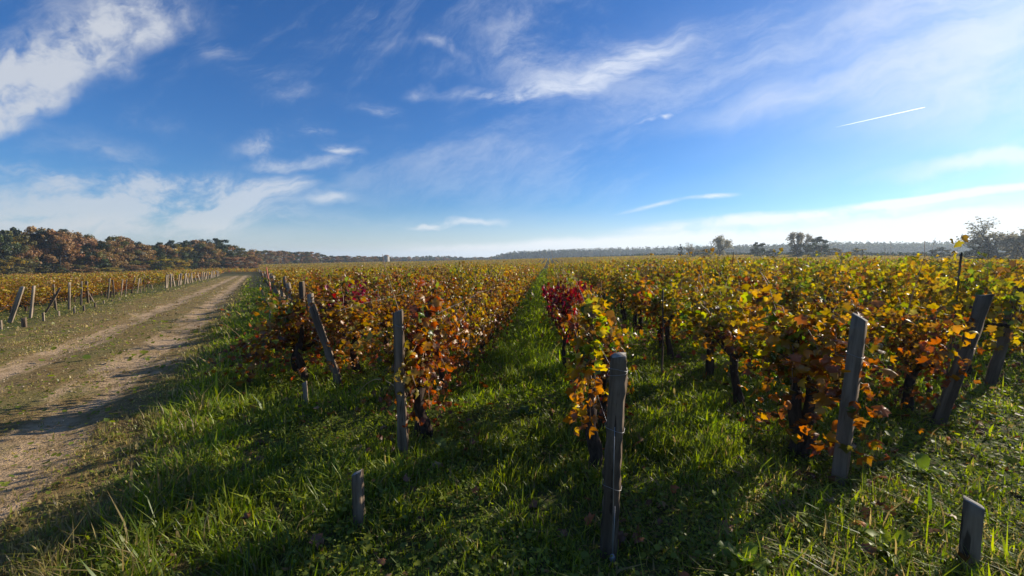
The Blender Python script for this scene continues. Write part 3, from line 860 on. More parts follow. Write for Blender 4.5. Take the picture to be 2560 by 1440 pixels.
# trellis wires of the nearest rows
def wire(x, y0, y1, zs, label):
    mb = MB(); ys = np.linspace(y0, y1, 30)
    for z in zs:
        P = np.stack([np.full(30, x), ys, terr(np.full(30, x), ys) + z + .01 * np.sin(ys * 1.1)], -1)
        mb.tube(P, .0014, 4)
    tag(obj('trellis_wire', mb.mesh('trellis_wire', M_WIRE, True)), label, 'wire', 'trellis wires strung along the vine rows')
wire(.36, 2.3, 22, (.62, 1.0), 'steel trellis wires running back from the wire-bound post')
wire(2.08, 3.15, 22, (.62, 1.0), 'steel trellis wires running back from the clean-cut plank post')
wire(3.8, 4.4, 22, (.62, 1.0), 'steel trellis wires running back from the dark leaning post in yellow leaves')
wire(-1.17, 3.35, 22, (.62, 1.05), 'steel trellis wires running back from the orange-leaf wrapped post')
wire(-2.72, 5.3, 24, (.62, 1.0), 'steel trellis wires running back from the left-leaning grey post')

# ------------------------------------------------------------------ extra hanging shoots at the row ends (part of named vines)
def hanging_shoots(name, label, anchor, tips, kind, nleaf, grp, seed):
    """a clutch of long shoots hanging off the end of a row: canes + leaves + the stump they grow from"""
    rg = np.random.default_rng(seed); ca, fo = MB(), MB()
    e = thing(name, label, 'grapevine', (anchor[0], anchor[1], zt(anchor[0], anchor[1])), grp)
    LPt, LNt = [], []
    A = np.array([0, 0, anchor[2]])
    for tx in tips:
        a = np.linspace(0, 1, 9)[:, None]; tv = np.array(tx)
        Q = A * (1 - a) + tv * a + np.array([0, 0, .25]) * (a * (1 - a)) * 2 + rg.normal(0, .012, (9, 3))
        ca.tube(Q, .0055 - .003 * a[:, 0], 4)
        m = int(nleaf * rg.uniform(.7, 1.3)); t = rg.random(m) * 8; i = np.minimum(t.astype(int), 7); fr = (t - i)[:, None]
        LPt.append(Q[i] * (1 - fr) + Q[i + 1] * fr + rg.normal(0, .05, (m, 3))); LNt.append(rg.normal(0, .8, (m, 3)) + (0, -.3, .2))
    P = np.concatenate(LPt); n = len(P)
    tr = MB(); u = np.linspace(0, 1, 8)
    tr.tube(np.stack([.03 * np.sin(u * 6), .03 * np.sin(u * 5 + 1), -.06 + u * (anchor[2] * .62)], -1), .05 - .012 * u + .012 * rg.random(8), 9)
    tr.tube(np.stack([.03 * math.sin(6) * (1 - u) , .05 * np.sin(u * 3), anchor[2] * (.55 + .45 * u)], -1), .035 - .02 * u, 7)
    cols = np.where((P[:, 2] > rg.normal(.85, .1, n))[:, None], pal(KINDS['sunny' if anchor[0] > 0 else 'dull']['w'], n, rg), pal(kind, n, rg))
    add_leaves(fo, P, np.concatenate(LNt), rg.uniform(.055, .105, n), cols * rg.uniform(.8, 1.15, (n, 1)), rg, .85)
    obj('trunk', tr.mesh('vine_trunk', M_TRUNK, True), e); obj('canes', ca.mesh('vine_canes', M_CANE, True), e); obj('foliage', fo.mesh('vine_foliage', M_LEAF), e)
    return e
ORG = dict(orange=.5, rust=.2, gold=.18, red=.03, brown=.06, yellow=.1)
hanging_shoots('grapevine', 'orange and red grapevine hanging down just left of the wire-bound post', (.34, 3.2, .95),
               [(-.05, -.25, .5), (-.12, -.15, .42), (-.15, .1, .45), (.05, .3, 1.1), (-.1, .4, .6), (0, .1, 1.2), (-.02, -.3, .72)], ORG, 36, 'grapevines in rows', 301)
hanging_shoots('grapevine', 'withered orange grapevine curled round the narrow upright post', (-1.10, 3.62, .9),
               [(.08, -.25, .6), (.12, -.15, .35), (.02, -.3, .8), (.2, -.05, .7), (.12, .05, 1.15), (.05, .3, 1.25), (.18, .2, .5), (-.1, -.2, .65), (.05, -.2, 1.05)], dict(orange=.36, rust=.3, brown=.18, gold=.15), 26, 'grapevines in rows', 302)
hanging_shoots('grapevine', 'yellow grapevine with orange lower leaves drooping left of the clean-cut post', (1.98, 3.55, 1.0),
               [(-.15, -.15, .55), (-.05, .0, .45), (-.28, .1, .6), (.02, .3, .5), (-.2, .4, 1.2), (-.3, .2, .9), (-.1, .5, .7), (-.02, -.1, .75), (-.35, .5, .8)], dict(yellow=.3, gold=.2, orange=.2, ygreen=.15, rust=.1, green=.05), 30, 'grapevines in rows', 303)
hanging_shoots('grapevine', 'rust-orange leafy shoots drooping to the grass left of the leaning grey post', (-3.35, 5.5, .95),
               [(-.5, -.3, .12), (-.25, -.3, .45), (-.4, .1, .5), (-.1, -.4, .6), (-.65, -.2, .3), (.1, -.2, .8), (-.3, -.1, .85)], dict(rust=.3, orange=.3, brown=.2, ygreen=.15, gold=.1), 48, 'grapevines in rows', 304)

# ------------------------------------------------------------------ trees
TPAL = dict(oak=(.27, .165, .066), oakred=(.26, .135, .054), olive=(.15, .14, .038), green=(.060, .085, .024), dkgreen=(.028, .042, .017), yellow=(.36, .26, .03), tan=(.28, .16, .06), grey=(.26, .23, .15))  # grey is lightened to stand for haze and backlight on open trees
def blob_tree(seed, cols, rx=3.1, zc=5.0, rz=4.9, nb=46, per=95, leaf=.42):
    """10 m tree: trunk with limbs, and a crown of leaf clumps with gaps"""
    rg = np.random.default_rng(seed)
    tr, cr = MB(), MB()
    a = np.linspace(0, 1, 7)
    tr.tube(np.stack([.25 * np.sin(a * 3 + seed), .2 * np.sin(a * 4), -.3 + a * 7.5], -1), .26 * (1 - .8 * a) + .03, 7)
    Cn, Rd, Kc = [], [], []
    for i in range(nb):
        d = rg.normal(0, 1, 3); d /= np.linalg.norm(d); f = rg.uniform(.45, .98) ** .6
        c = np.array([d[0] * rx * f, d[1] * rx * f, zc + d[2] * rz * f])
        if c[2] < .7: c[2] = rg.uniform(.7, 2.0)
        c[:2] *= 1 + .2 * rg.normal()
        Cn.append(c); Rd.append(rg.uniform(.65, 1.25) * rx / 3.1); Kc.append(np.array(TPAL[cols[rg.integers(len(cols))]]) * rg.uniform(.65, 1.3))
        if i % 5 == 0:
            b = np.linspace(0, 1, 5)[:, None]; s0 = np.array([0, 0, min(c[2] * .55 + .6, 6.5)])
            tr.tube(s0 * (1 - b) + c * b + np.array([0, 0, .4]) * b * (1 - b), .10 * (1 - .75 * b[:, 0]), 5)
    Cn, Rd, Kc = np.array(Cn), np.array(Rd), np.array(Kc)
    n = nb * per; ib = np.repeat(np.arange(nb), per)
    d = rg.normal(0, 1, (n, 3)); d /= np.linalg.norm(d, axis=1)[:, None]
    P = Cn[ib] + d * (Rd[ib] * rg.random(n) ** .5)[:, None] * (1, 1, .75)
    nr = d + rg.normal(0, .6, (n, 3)); nr[:, 2] += .4
    Rm = frames(nr, rg.normal(0, 1, (n, 3)), rg)
    T4 = np.array([(0, -.5, 0), (.4, .05, .1), (0, .5, 0), (-.4, .0, .08)])
    V = P[:, None] + np.einsum('nij,kj->nki', Rm, T4) * (leaf * rg.uniform(.6, 1.3, n))[:, None, None]
    q = np.arange(n * 4).reshape(-1, 4)
    col = np.clip(np.repeat(Kc[ib] * rg.uniform(.7, 1.25, (n, 1)), 4, 0), .002, 1)
    cr.add(V.reshape(-1, 3), [np.concatenate([q[:, :3], q[:, [0, 2, 3]]])], col)
    return tr.mesh('tree_trunk', M_BARK, True), cr.mesh('tree_crown', M_TREE)

def open_tree(seed, col, spread=.55, leaves=2400, leaf=.20, trunk_h=1.3):
    """10 m half bare tree: forking limbs carry sparse leaves"""
    rg = np.random.default_rng(seed); tr, cr = MB(), MB(); tips = []
    def grow(p, d, ln, r, depth):
        a = np.linspace(0, 1, 5)[:, None]
        q = p + d * ln * a + rg.normal(0, .03 * ln, (5, 3)) * a
        tr.tube(q, r * (1 - .4 * a[:, 0]), 5 if depth < 3 else 3, cap=False)
        if depth >= 1: tips.append(q)
        if depth == 6 or r < .008: return
        for k in range(2 if depth else 4):
            nd = d + rg.normal(0, spread, 3) + np.array([0, 0, .12]); nd /= np.linalg.norm(nd)
            grow(q[-1 if k else -2], nd, ln * rg.uniform(.66, .88), r * rg.uniform(.55, .7), depth + 1)
    grow(np.array([0, 0, -.2]), np.array([0, 0, 1.0]), trunk_h, .24, 0)
    tp = np.concatenate(tips); P = tp[rg.integers(0, len(tp), leaves)] + rg.normal(0, .16, (leaves, 3))
    zmax = tp[:, 2].max(); k = np.array([3.3 / np.percentile(np.abs(tp[:, 0]), 98), 3.3 / np.percentile(np.abs(tp[:, 1]), 98), 10 / zmax])
    n = leaves
    Rm = frames(rg.normal(0, 1, (n, 3)), rg.normal(0, 1, (n, 3)), rg)
    T4 = np.array([(0, -.5, 0), (.4, .05, .1), (0, .5, 0), (-.4, .0, .08)])
    V = P[:, None] + np.einsum('nij,kj->nki', Rm, T4) * (leaf * rg.uniform(.6, 1.3, n))[:, None, None]
    q = np.arange(n * 4).reshape(-1, 4)
    cr.add(V.reshape(-1, 3) * k, [np.concatenate([q[:, :3], q[:, [0, 2, 3]]])], np.clip(np.repeat(np.array(TPAL[col]) * rg.uniform(.6, 1.3, (n, 1)), 4, 0), .002, 1))
    for i in range(len(tr.v)): tr.v[i] = tr.v[i] * k
    return tr.mesh('tree_trunk', M_BARK, True), cr.mesh('tree_crown', M_TREE)

TREES = {
  'oak': [blob_tree(1, ['oak', 'olive', 'olive', 'tan']), blob_tree(2, ['oakred', 'oak', 'oak', 'grey']), blob_tree(3, ['oak', 'olive', 'oakred'], 3.4), blob_tree(4, ['oak', 'tan', 'oakred'], 2.7)],
  'green': [blob_tree(5, ['green', 'olive', 'dkgreen']), blob_tree(6, ['dkgreen', 'green', 'dkgreen'], 2.8)],
  'yellow': [blob_tree(7, ['yellow', 'olive', 'green'], 2.6), blob_tree(8, ['olive', 'yellow', 'olive'], 2.9)],
  'dark': [blob_tree(9, ['dkgreen', 'dkgreen', 'green'], 3.0), blob_tree(10, ['dkgreen', 'grey', 'dkgreen'], 2.6)],
  'open': [open_tree(21, 'grey'), open_tree(22, 'grey', .5, 2200, .17), open_tree(23, 'grey', .42, 2200, .2)],
}
WORDS = {'oak': 'russet brown oak', 'green': 'dark green broadleaf tree', 'yellow': 'yellowing tree', 'dark': 'dark evergreen tree', 'open': 'half bare tree'}
def tree(kind, u, D, vtop, width, label, group=None, variant=None, zb=None, r_=random.Random(9)):
    """a tree that stands at distance D in the direction of photo column u, its top at photo row vtop"""
    L = (u - 1280) / F * D
    x, y = (RIGHT * L + HEAD * D)[:2]
    z = zt(x, y)
    h = EYE + (645 - vtop) / F * D - z
    me = TREES[kind][variant if variant is not None else r_.randrange(len(TREES[kind]))]
    e = thing(kind_name[kind], label, 'tree', (x, y, z), group, r_.uniform(0, 6.28))
    e.scale = (width * D / F / 6.2,) * 2 + (h / 10.0,)
    obj('trunk', me[0], e); obj('crown', me[1], e)
    return e
kind_name = {'oak': 'oak_tree', 'green': 'broadleaf_tree', 'yellow': 'birch_tree', 'dark': 'evergreen_tree', 'open': 'bare_tree'}
kind_name['yellow'] = 'broadleaf_tree'

# the wood at the left, its trees one by one
tops = np.array([(-60, 570), (0, 562), (30, 563), (75, 575), (105, 562), (150, 562), (200, 578), (260, 590), (300, 588), (350, 598), (385, 606), (430, 600), (480, 597), (540, 595), (585, 603), (612, 618), (635, 630)], float)
GW = 'trees of the wood behind the left vineyard'
seq = ['oak', 'oak', 'green', 'oak', 'oak', 'green', 'oak', 'oak', 'oak', 'oak', 'green', 'oak', 'dark', 'green', 'oak', 'dark', 'oak', 'oak']
rt = random.Random(12)
cnt = {}
for row, (du, off, Dadd) in enumerate(((27, 0, 0), (33, 12, 7))):
    u = -70.0 + off
    while u < 632:
        D = float(np.interp(u, [-80, 300, 600], [88, 112, 165])) + Dadd + rt.uniform(-2, 2)
        vt = float(np.interp(u, tops[:, 0], tops[:, 1])) + rt.uniform(-3, 6) + (8 if row == 0 else 0)
        kd = seq[int((u + 70) / 40) % len(seq)] if row else rt.choice(['oak', 'oak', 'oak', 'green', 'yellow' if u < 120 or 380 < u < 480 else 'oak', 'dark' if 450 < u < 560 else 'oak'])
        i = cnt.setdefault(kd + str(row), 0); cnt[kd + str(row)] += 1
        tree(kd, u, D, vt, 62, f'{WORDS[kd]}, {ordw(i)} of its kind from the left in the wood\'s {("front", "back")[row]} line', GW)
        u += du * rt.uniform(.85, 1.2)
# low bushes at the wood's foot
for i, (u, vt, kd, lab) in enumerate([(32, 640, 'yellow', 'bright yellow bush at the foot of the left wood'), (130, 655, 'green', 'low green bush under the oaks left of the track'),
        (275, 668, 'yellow', 'small yellow bush at the foot of the wood above the leaning posts'), (400, 640, 'yellow', 'olive-yellow tree in front of the dark wood'), (440, 645, 'yellow', 'pale olive tree right of the yellow one before the dark wood'),
        (590, 640, 'oak', 'russet bush closing the far end of the track'), (200, 660, 'oak', 'brown bush at the foot of the left wood'), (340, 660, 'oak', 'rounded brown bush at the wood edge')]):
    tree(kd, u, float(np.interp(u, [-80, 300, 600], [82, 104, 150])), vt, 60, lab, 'bushes along the foot of the left wood')
# middle distance wood right of the track
tops2 = np.array([(615, 630), (640, 627), (690, 625), (740, 629), (790, 630), (830, 640), (900, 640), (960, 642), (1000, 644)], float)
u = 622.0; i = 0
while u < 985:
    D = float(np.interp(u, [620, 985], [215, 400]))
    kd = 'oak' if (i in (2, 3) or rt.random() < .4) else rt.choice(['green', 'dark', 'oak'])
    tree(kd, u, D, float(np.interp(u, tops2[:, 0], tops2[:, 1])) + rt.uniform(-3, 2), 42 if u < 800 else 30, f'distant {WORDS[kd]}, {ordw(i)} from the track in the receding tree line', 'trees of the receding line behind the vineyard')
    u += rt.uniform(11, 16) if u < 800 else rt.uniform(9, 13); i += 1
# single trees beyond the rows at the right
GR = 'single trees beyond the right-hand vines'
tree('open', 1797, 170, 588, 60, 'half bare round-headed tree above the dark hedge', GR, 0)
tree('open', 1731, 175, 606, 34, 'small half bare tree left of the round-headed one', GR, 1)
tree('dark', 1699, 180, 610, 12, 'slim columnar tree left of all single trees', GR, 1)
tree('yellow', 1765, 178, 622, 40, 'low tawny tree between the two half bare trees', GR, 1)
tree('dark', 1892, 160, 604, 34, 'small dark round tree left of the tall thin-crowned tree', GR, 0)
tree('dark', 1930, 160, 622, 34, 'low dark bush beside the small round tree', GR, 1)
tree('open', 1990, 150, 580, 46, 'tall thin-crowned tree with open branches', GR, 2)
tree('green', 1990, 149, 606, 34, 'dense ivy-dark tree under the tall open crown', GR, 0)
tree('dark', 2040, 150, 590, 50, 'dense dark round-crowned evergreen right of the tall open tree', GR, 0)
tree('yellow', 2140, 170, 618, 38, 'pale tawny low tree in the haze', GR, 0)
tree('yellow', 2085, 175, 620, 40, 'low misty tree just right of the dark evergreen', GR, 1)
tree('open', 2488, 105, 540, 128, 'large spreading half bare tree at the right picture edge', GR, 1)
tree('open', 2556, 100, 570, 90, 'spreading half bare tree cut by the right picture edge', GR, 0)
tree('green', 2450, 108, 612, 70, 'dusky green bush under the large spreading tree', GR, 1)
tree('yellow', 2530, 106, 612, 90, 'dusky olive bush right of the one under the spreading tree', GR, 0)
tree('dark', 2350, 130, 618, 50, 'low dark bush left of the large spreading tree', GR, 1)

# far woods on the skyline: one mass
def far_wood():
    rg = np.random.default_rng(77); mb = MB(); P, Kc, Z = [], [], []
    sil = np.array([(930, 642), (1000, 642), (1060, 641), (1100, 640), (1150, 643), (1200, 643), (1245, 640), (1262, 633), (1300, 629), (1340, 626), (1420, 623), (1520, 621), (1600, 619), (1700, 617), (1800, 615), (1900, 613), (2000, 608),
                    (2080, 605), (2150, 606), (2250, 608), (2330, 606), (2400, 605), (2480, 602), (2620, 598)], float)
    def arc(u0, u1, D0, D1, step, nrow, cols, wid):
        u = u0
        while u < u1:
            for r_ in range(nrow):
                D = np.interp(u, [u0, u1], [D0, D1]) + r_ * 9
                uu = u + rg.normal(0, 2); L = (uu - 1280) / F * D
                x, y = (RIGHT * L + HEAD * D)[:2]; z = zt(x, y)
                top = EYE + (645 - np.interp(uu, sil[:, 0], sil[:, 1]) - rg.uniform(-2.5, 2.5)) / F * D - (2 - r_) * 1.2
                h = max(4.0, top - z); w = wid * rg.uniform(.8, 1.3)
                m = 110; d = rg.normal(0, 1, (m, 3)); d /= np.linalg.norm(d, axis=1)[:, None]
                f = rg.uniform(.6, 1.0, (m, 1))
                P.append(np.array([x, y, z + h * .5]) + d * f * (w, w, h * .5)); Kc.append(np.tile(np.array(TPAL[cols[rg.integers(len(cols))]]) * rg.uniform(.5, .95), (m, 1)) * rg.uniform(.75, 1.25, (m, 1))); Z.append(rg.uniform(.9, 2.0, m))
            u += step
    arc(930, 1270, 520, 640, 6, 3, ['oak', 'olive', 'green', 'dkgreen'], 3.6)
    arc(1245, 1780, 640, 620, 5, 4, ['green', 'dkgreen', 'dkgreen', 'green', 'olive'], 3.8)
    arc(1740, 2620, 480, 420, 6, 4, ['green', 'green', 'olive', 'dkgreen', 'dkgreen'], 3.8)
    P = np.concatenate(P); Kc = np.concatenate(Kc); Z = np.concatenate(Z); n = len(P)
    Rm = frames(rg.normal(0, 1, (n, 3)) + (0, 0, .4), rg.normal(0, 1, (n, 3)), rg)
    T4 = np.array([(0, -.5, 0), (.45, .05, .1), (0, .5, 0), (-.45, .0, .08)])
    V = P[:, None] + np.einsum('nij,kj->nki', Rm, T4) * Z[:, None, None]
    q = np.arange(n * 4).reshape(-1, 4)
    return mesh_arrays('far_wood', V.reshape(-1, 3), [np.concatenate([q[:, :3], q[:, [0, 2, 3]]])], M_TREE, np.clip(np.repeat(Kc, 4, 0), .002, 1))
tag(obj('far_wood', far_wood()), 'bluish wooded skyline beyond the vineyard', 'wood', kind='stuff')
def far_hedge():
    rg = np.random.default_rng(78); P, Kc = [], []
    for u in np.arange(1400, 2450, 2.2):
        D = np.interp(u, [1400, 1800, 2450], [285, 200, 150]); L = (u - 1280) / F * D
        x, y = (RIGHT * L + HEAD * D)[:2]; m = 14
        hh = rg.uniform(1.6, 2.6) * (1.0 if u > 1560 else .8)
        P.append(np.array([x, y, zt(x, y)]) + rg.normal(0, .35, (m, 3)) * (1, 1, 0) + np.array([0, 0, 1]) * rg.uniform(.1, hh, (m, 1)))
        Kc.append(np.tile(np.array(TPAL['dkgreen']) * rg.uniform(.6, 1.4), (m, 1)))
    P = np.concatenate(P); Kc = np.concatenate(Kc); n = len(P)
    Rm = frames(rg.normal(0, 1, (n, 3)), rg.normal(0, 1, (n, 3)), rg)
    T4 = np.array([(0, -.5, 0), (.45, .05, .1), (0, .5, 0), (-.45, .0, .08)])
    V = P[:, None] + np.einsum('nij,kj->nki', Rm, T4) * rg.uniform(.5, .9, n)[:, None, None]
    q = np.arange(n * 4).reshape(-1, 4)
    return mesh_arrays('hedge', V.reshape(-1, 3), [np.concatenate([q[:, :3], q[:, [0, 2, 3]]])], M_TREE, np.clip(np.repeat(Kc, 4, 0), .002, 1))
tag(obj('hedge', far_hedge()), 'low dark hedge along the far edge of the vineyard below the wooded skyline', 'hedge')

# stone tower in the far vines
def tower():
    D = 300; L = (967 - 1280) / F * D
    x, y = (RIGHT * L + HEAD * D)[:2]; z = zt(x, y)
    e = thing('stone_tower', 'small pale round stone tower standing in the far vines before the tree line', 'tower', (x, y, z))
    mb = MB(); zz = np.linspace(-.5, 5.2, 8)
    mb.tube(np.stack([0 * zz, 0 * zz, zz], -1), 2.1 - .05 * zz, 20)
    obj('wall', mb.mesh('tower_wall', M_STONE, False), e)
    mb = MB(); mb.tube([(0, 0, 5.2), (0, 0, 5.35), (0, 0, 5.9), (0, 0, 6.1)], [2.1, 2.1, .9, .05], 20)
    obj('roof', mb.mesh('tower_roof', M_TILE, False), e)
    mb = MB(); mb.tube([(.9, -1.86, 0.0), (.9, -1.86, 1.9)], [.5, .5], 8)
    obj('door', mb.mesh('tower_door', M_DARK, False), e)
tower()

# contrail high above
def contrail():
    H = 9000.0
    def at(u, v):
        d = px_dir(u, v); return np.array([0, 0, EYE]) + d * (H / d[2])
    A, B = at(2312, 268), at(2090, 318)
    a = np.linspace(0, 1, 24)[:, None]
    P = A * (1 - a) + B * a + np.stack([np.sin(a[:, 0] * 40) * 12, np.sin(a[:, 0] * 33) * 12, 0 * a[:, 0]], -1)
    ax = (B - A) / np.linalg.norm(B - A); nrm = np.array(sv) - ax * (np.array(sv) @ ax); nrm /= np.linalg.norm(nrm); side = np.cross(ax, nrm)
    wd = 21 * (1 - .55 * a) * (1 - .7 * sst(.8, 1, a))
    mb = MB(); rows = [P + side * wd * c + nrm * wd * .35 * (c * c - 1) for c in (-1, -.5, 0, .5, 1)]
    V = np.stack(rows, 1).reshape(-1, 3); k = np.arange(23)[:, None] * 5 + np.arange(4)[None]
    mb.add(V, [np.stack([k, k + 1, k + 6, k + 5], -1).reshape(-1, 4)])
    m, t = new_mat('ice vapour'); d = t.n('ShaderNodeBsdfDiffuse'); d.inputs[0].default_value = (.6, .62, .66, 1); tr = t.n('ShaderNodeBsdfTranslucent'); tr.inputs[0].default_value = (.66, .7, .76, 1)
    mx = t.n('ShaderNodeMixShader'); mx.inputs[0].default_value = .85; t.link(d.outputs[0], mx.inputs[1]); t.link(tr.outputs[0], mx.inputs[2]); t.link(mx.outputs[0], t.n('ShaderNodeOutputMaterial').inputs[0])
    tag(obj('contrail', mb.mesh('contrail', m, True)), 'thin bright white vapour trail slanting across the right-hand sky', 'contrail')
contrail()

# loose stones on the track
def stones():
    rg = np.random.default_rng(31); mb = MB()
    ico = np.array([(0, 0, 1), (.9, 0, .3), (.28, .85, .3), (-.72, .53, .3), (-.72, -.53, .3), (.28, -.85, .3), (0, 0, -.6)])
    fc = np.array([(0, 1, 2), (0, 2, 3), (0, 3, 4), (0, 4, 5), (0, 5, 1), (6, 2, 1), (6, 3, 2), (6, 4, 3), (6, 5, 4), (6, 1, 5)])
    n = 1500; s = np.where(rg.random(n) < .5, rg.normal(2.85, .45, n), rg.normal(4.5, .45, n)); t = rg.uniform(0, 1, n) ** 2 * 40 - 1
    x = 1.3 + s * TN[0] + t * TD[0]; y = s * TN[1] + t * TD[1]
    sz = .006 + .012 * rg.random(n) ** 3 + .0006 * t
    V = ico[None] * (1 + rg.normal(0, .2, (n, 7, 3))) * sz[:, None, None] * (1, 1, .6); a = rg.uniform(0, 6.28, n)
    ca, sa = np.cos(a)[:, None], np.sin(a)[:, None]
    V = np.stack([V[..., 0] * ca - V[..., 1] * sa + x[:, None], V[..., 0] * sa + V[..., 1] * ca + y[:, None], V[..., 2] + terr(x, y)[:, None] + .002], -1)
    mb.add(V.reshape(-1, 3), [(np.arange(n)[:, None, None] * 7 + fc[None]).reshape(-1, 3)])
    return mb.mesh('gravel', plain_mat('pale track stone', (.34, .27, .19), .9, 0, .5, 3))
tag(obj('gravel', stones()), 'loose pale pebbles scattered in the ruts of the dirt track', 'gravel', kind='stuff')

# ------------------------------------------------------------------ grass, ground plants, fallen leaves
def grass_mesh():
    rg = np.random.default_rng(5)
    VS, FS3, CS, n0 = [], [], [], 0
    bands = [(.8, 4.0, 6500, .088, .0032), (4.0, 8.0, 3600, .070, .0044), (8.0, 16, 950, .085, .008), (16, 40, 110, .11, .018), (40, 90, 10, .14, .05)]
    V_all, F_all, C_all = [], [], []
    for r0, r1, dens, hh, ww in bands:
        wide = 82 if r1 <= 8 else (64 if r1 <= 16 else 56)
        th0, th1 = R(-wide), R(wide)
        n = int((th1 - th0) / 2 * (r1 * r1 - r0 * r0) * dens)
        r = np.sqrt(rg.uniform(r0 * r0, r1 * r1, n)); th = rg.uniform(th0, th1, n) - 0.0
        D = r * np.cos(th); L = r * np.sin(th)
        x = RIGHT[0] * L + HEAD[0] * D; y = RIGHT[1] * L + HEAD[1] * D
        s = s_of(x, y)
        # clumps: blades gather to random tuft centres
        tuft = (np.sin(x * 7.3 + 2 * np.sin(y * 3.1)) * np.sin(y * 6.1 + 2 * np.sin(x * 2.7)) + np.sin(x * 17 + y * 5) * np.sin(y * 15 - x * 6) * .6)
        prob = np.where(s < 1.6, .75 + .25 * tuft, np.where(s < 2.3, .7 + .3 * tuft, .48 + .25 * tuft))
        rutm = np.minimum(np.abs(s - 2.85 + .2 * np.sin(t_of(x, y) * .8)), np.abs(s - 4.55 + .15 * np.sin(t_of(x, y) * .6)))
        prob = np.where((s > 2.1) & (rutm < .45), prob * .2, prob)
        prob = np.where((s > 6.2), prob + .3, prob); prob = np.where((s > 3.1) & (s < 4.2), prob * .6, prob)
        if r0 >= 40: prob = np.where((s < 1.6) & (np.abs(x + .4) > 1), .05, prob)
        k = rg.random(n) < prob
        x, y, s, tuft = x[k], y[k], s[k], tuft[k]; n = len(x)
        track = sst(1.5, 2.5, s)
        h = hh * rg.gamma(4, .25, n) * (1 + .35 * np.clip(tuft, -1, 1)) * (1 - .62 * track)
        tall = (rg.random(n) < .03) & (track < .4)
        h = np.where(tall, h * 1.8, h) * (.8 + .35 * np.sin(x * 1.1 + 2 * np.sin(y * .8)) * np.sin(y * 1.4 + 1.7))
        alley = (x > -1.0) & (x < .25) & (y > 4.5)
        h = np.where(alley, h * 1.45, h)  # alley blades made taller so their tips catch sun
        edge = np.exp(-((s - 1.75) / .35) ** 2); h *= 1 + .45 * edge
        w = ww * rg.uniform(.7, 1.5, n)
        broad = rg.random(n) < .07
        w = np.where(broad, w * 2.4, w)
        az = rg.uniform(0, 2 * np.pi, n); bend = np.abs(rg.normal(.55, .4, n))
        front = (x > .2) & (y < np.interp(x, [.34, 2.05, 3.74, 5.47, 120], [2.29, 3.13, 4.34, 5.7, 96]) + .4)
        bend = np.where(front, bend * 1.6, bend); h = np.where(front & ~tall, h * .8, h)
        bx, by = np.cos(az), np.sin(az); sx, sy = -by, bx
        z = terr(x, y) - .01
        P = np.stack([x, y, z], -1)
        def ring(f, wf):
            c = P + np.stack([bx * h * bend * f * f, by * h * bend * f * f, h * f * (1 - .25 * bend * f)], -1)
            off = np.stack([sx * w * wf, sy * w * wf, 0 * w], -1)
            return c - off, c + off
        a0, b0 = ring(0, .8); a1, b1 = ring(.5, 1.0); tip, _ = ring(1.0, 0.0)
        V = np.stack([a0, b0, a1, b1, tip], 1)
        base = np.arange(n)[:, None] * 5 + n0
        F_all.append((base[:, :, None] + np.array([(0, 1, 3), (0, 3, 2), (2, 3, 4)])[None].reshape(1, 3, 3)).reshape(-1, 3))
        g = np.array((.115, .180, .018)); yg = np.array((.33, .37, .036)); dr = np.array((.42, .32, .13)); ol = np.array((.21, .175, .05))
        m = rg.random((n, 1)) ** 1.3
        c = g * (1 - m) + yg * m
        dp = np.clip(.06 + .22 * front + .14 * edge + .62 * track * (1 - .35 * sst(5.4, 7.5, s)), 0, 1)
        dry = (rg.random(n) < dp) & ~(tall & (edge < .3))
        c = np.where(alley[:, None], c * (1.15, 1.2, 1.0), c)  # alley blades painted brighter, standing in for sun between the rows
        c = np.where(dry[:, None], dr * rg.uniform(.6, 1.15, (n, 1)), c)
        c = np.where((~dry & (track > .5))[:, None], c * .45 + ol * .65, c)
        patchy = .5 + .5 * np.sin(x * 2.4 + 1.9 * np.sin(y * 1.6 + .5)) * np.sin(y * 2.7 + 1.2 * np.sin(x * 1.9))
        c = c * (.72 + .5 * patchy[:, None]) * rg.uniform(.7, 1.25, (n, 1))
        V_all.append(V.reshape(-1, 3)); C_all.append(np.repeat(c, 5, 0)); n0 += n * 5
    return mesh_arrays('grass', np.concatenate(V_all), [np.concatenate(F_all)], M_GRASS, np.clip(np.concatenate(C_all), .002, 1))
tag(obj('grass', grass_mesh()), 'green and drying grass growing between the rows and along the track', 'grass', kind='stuff')

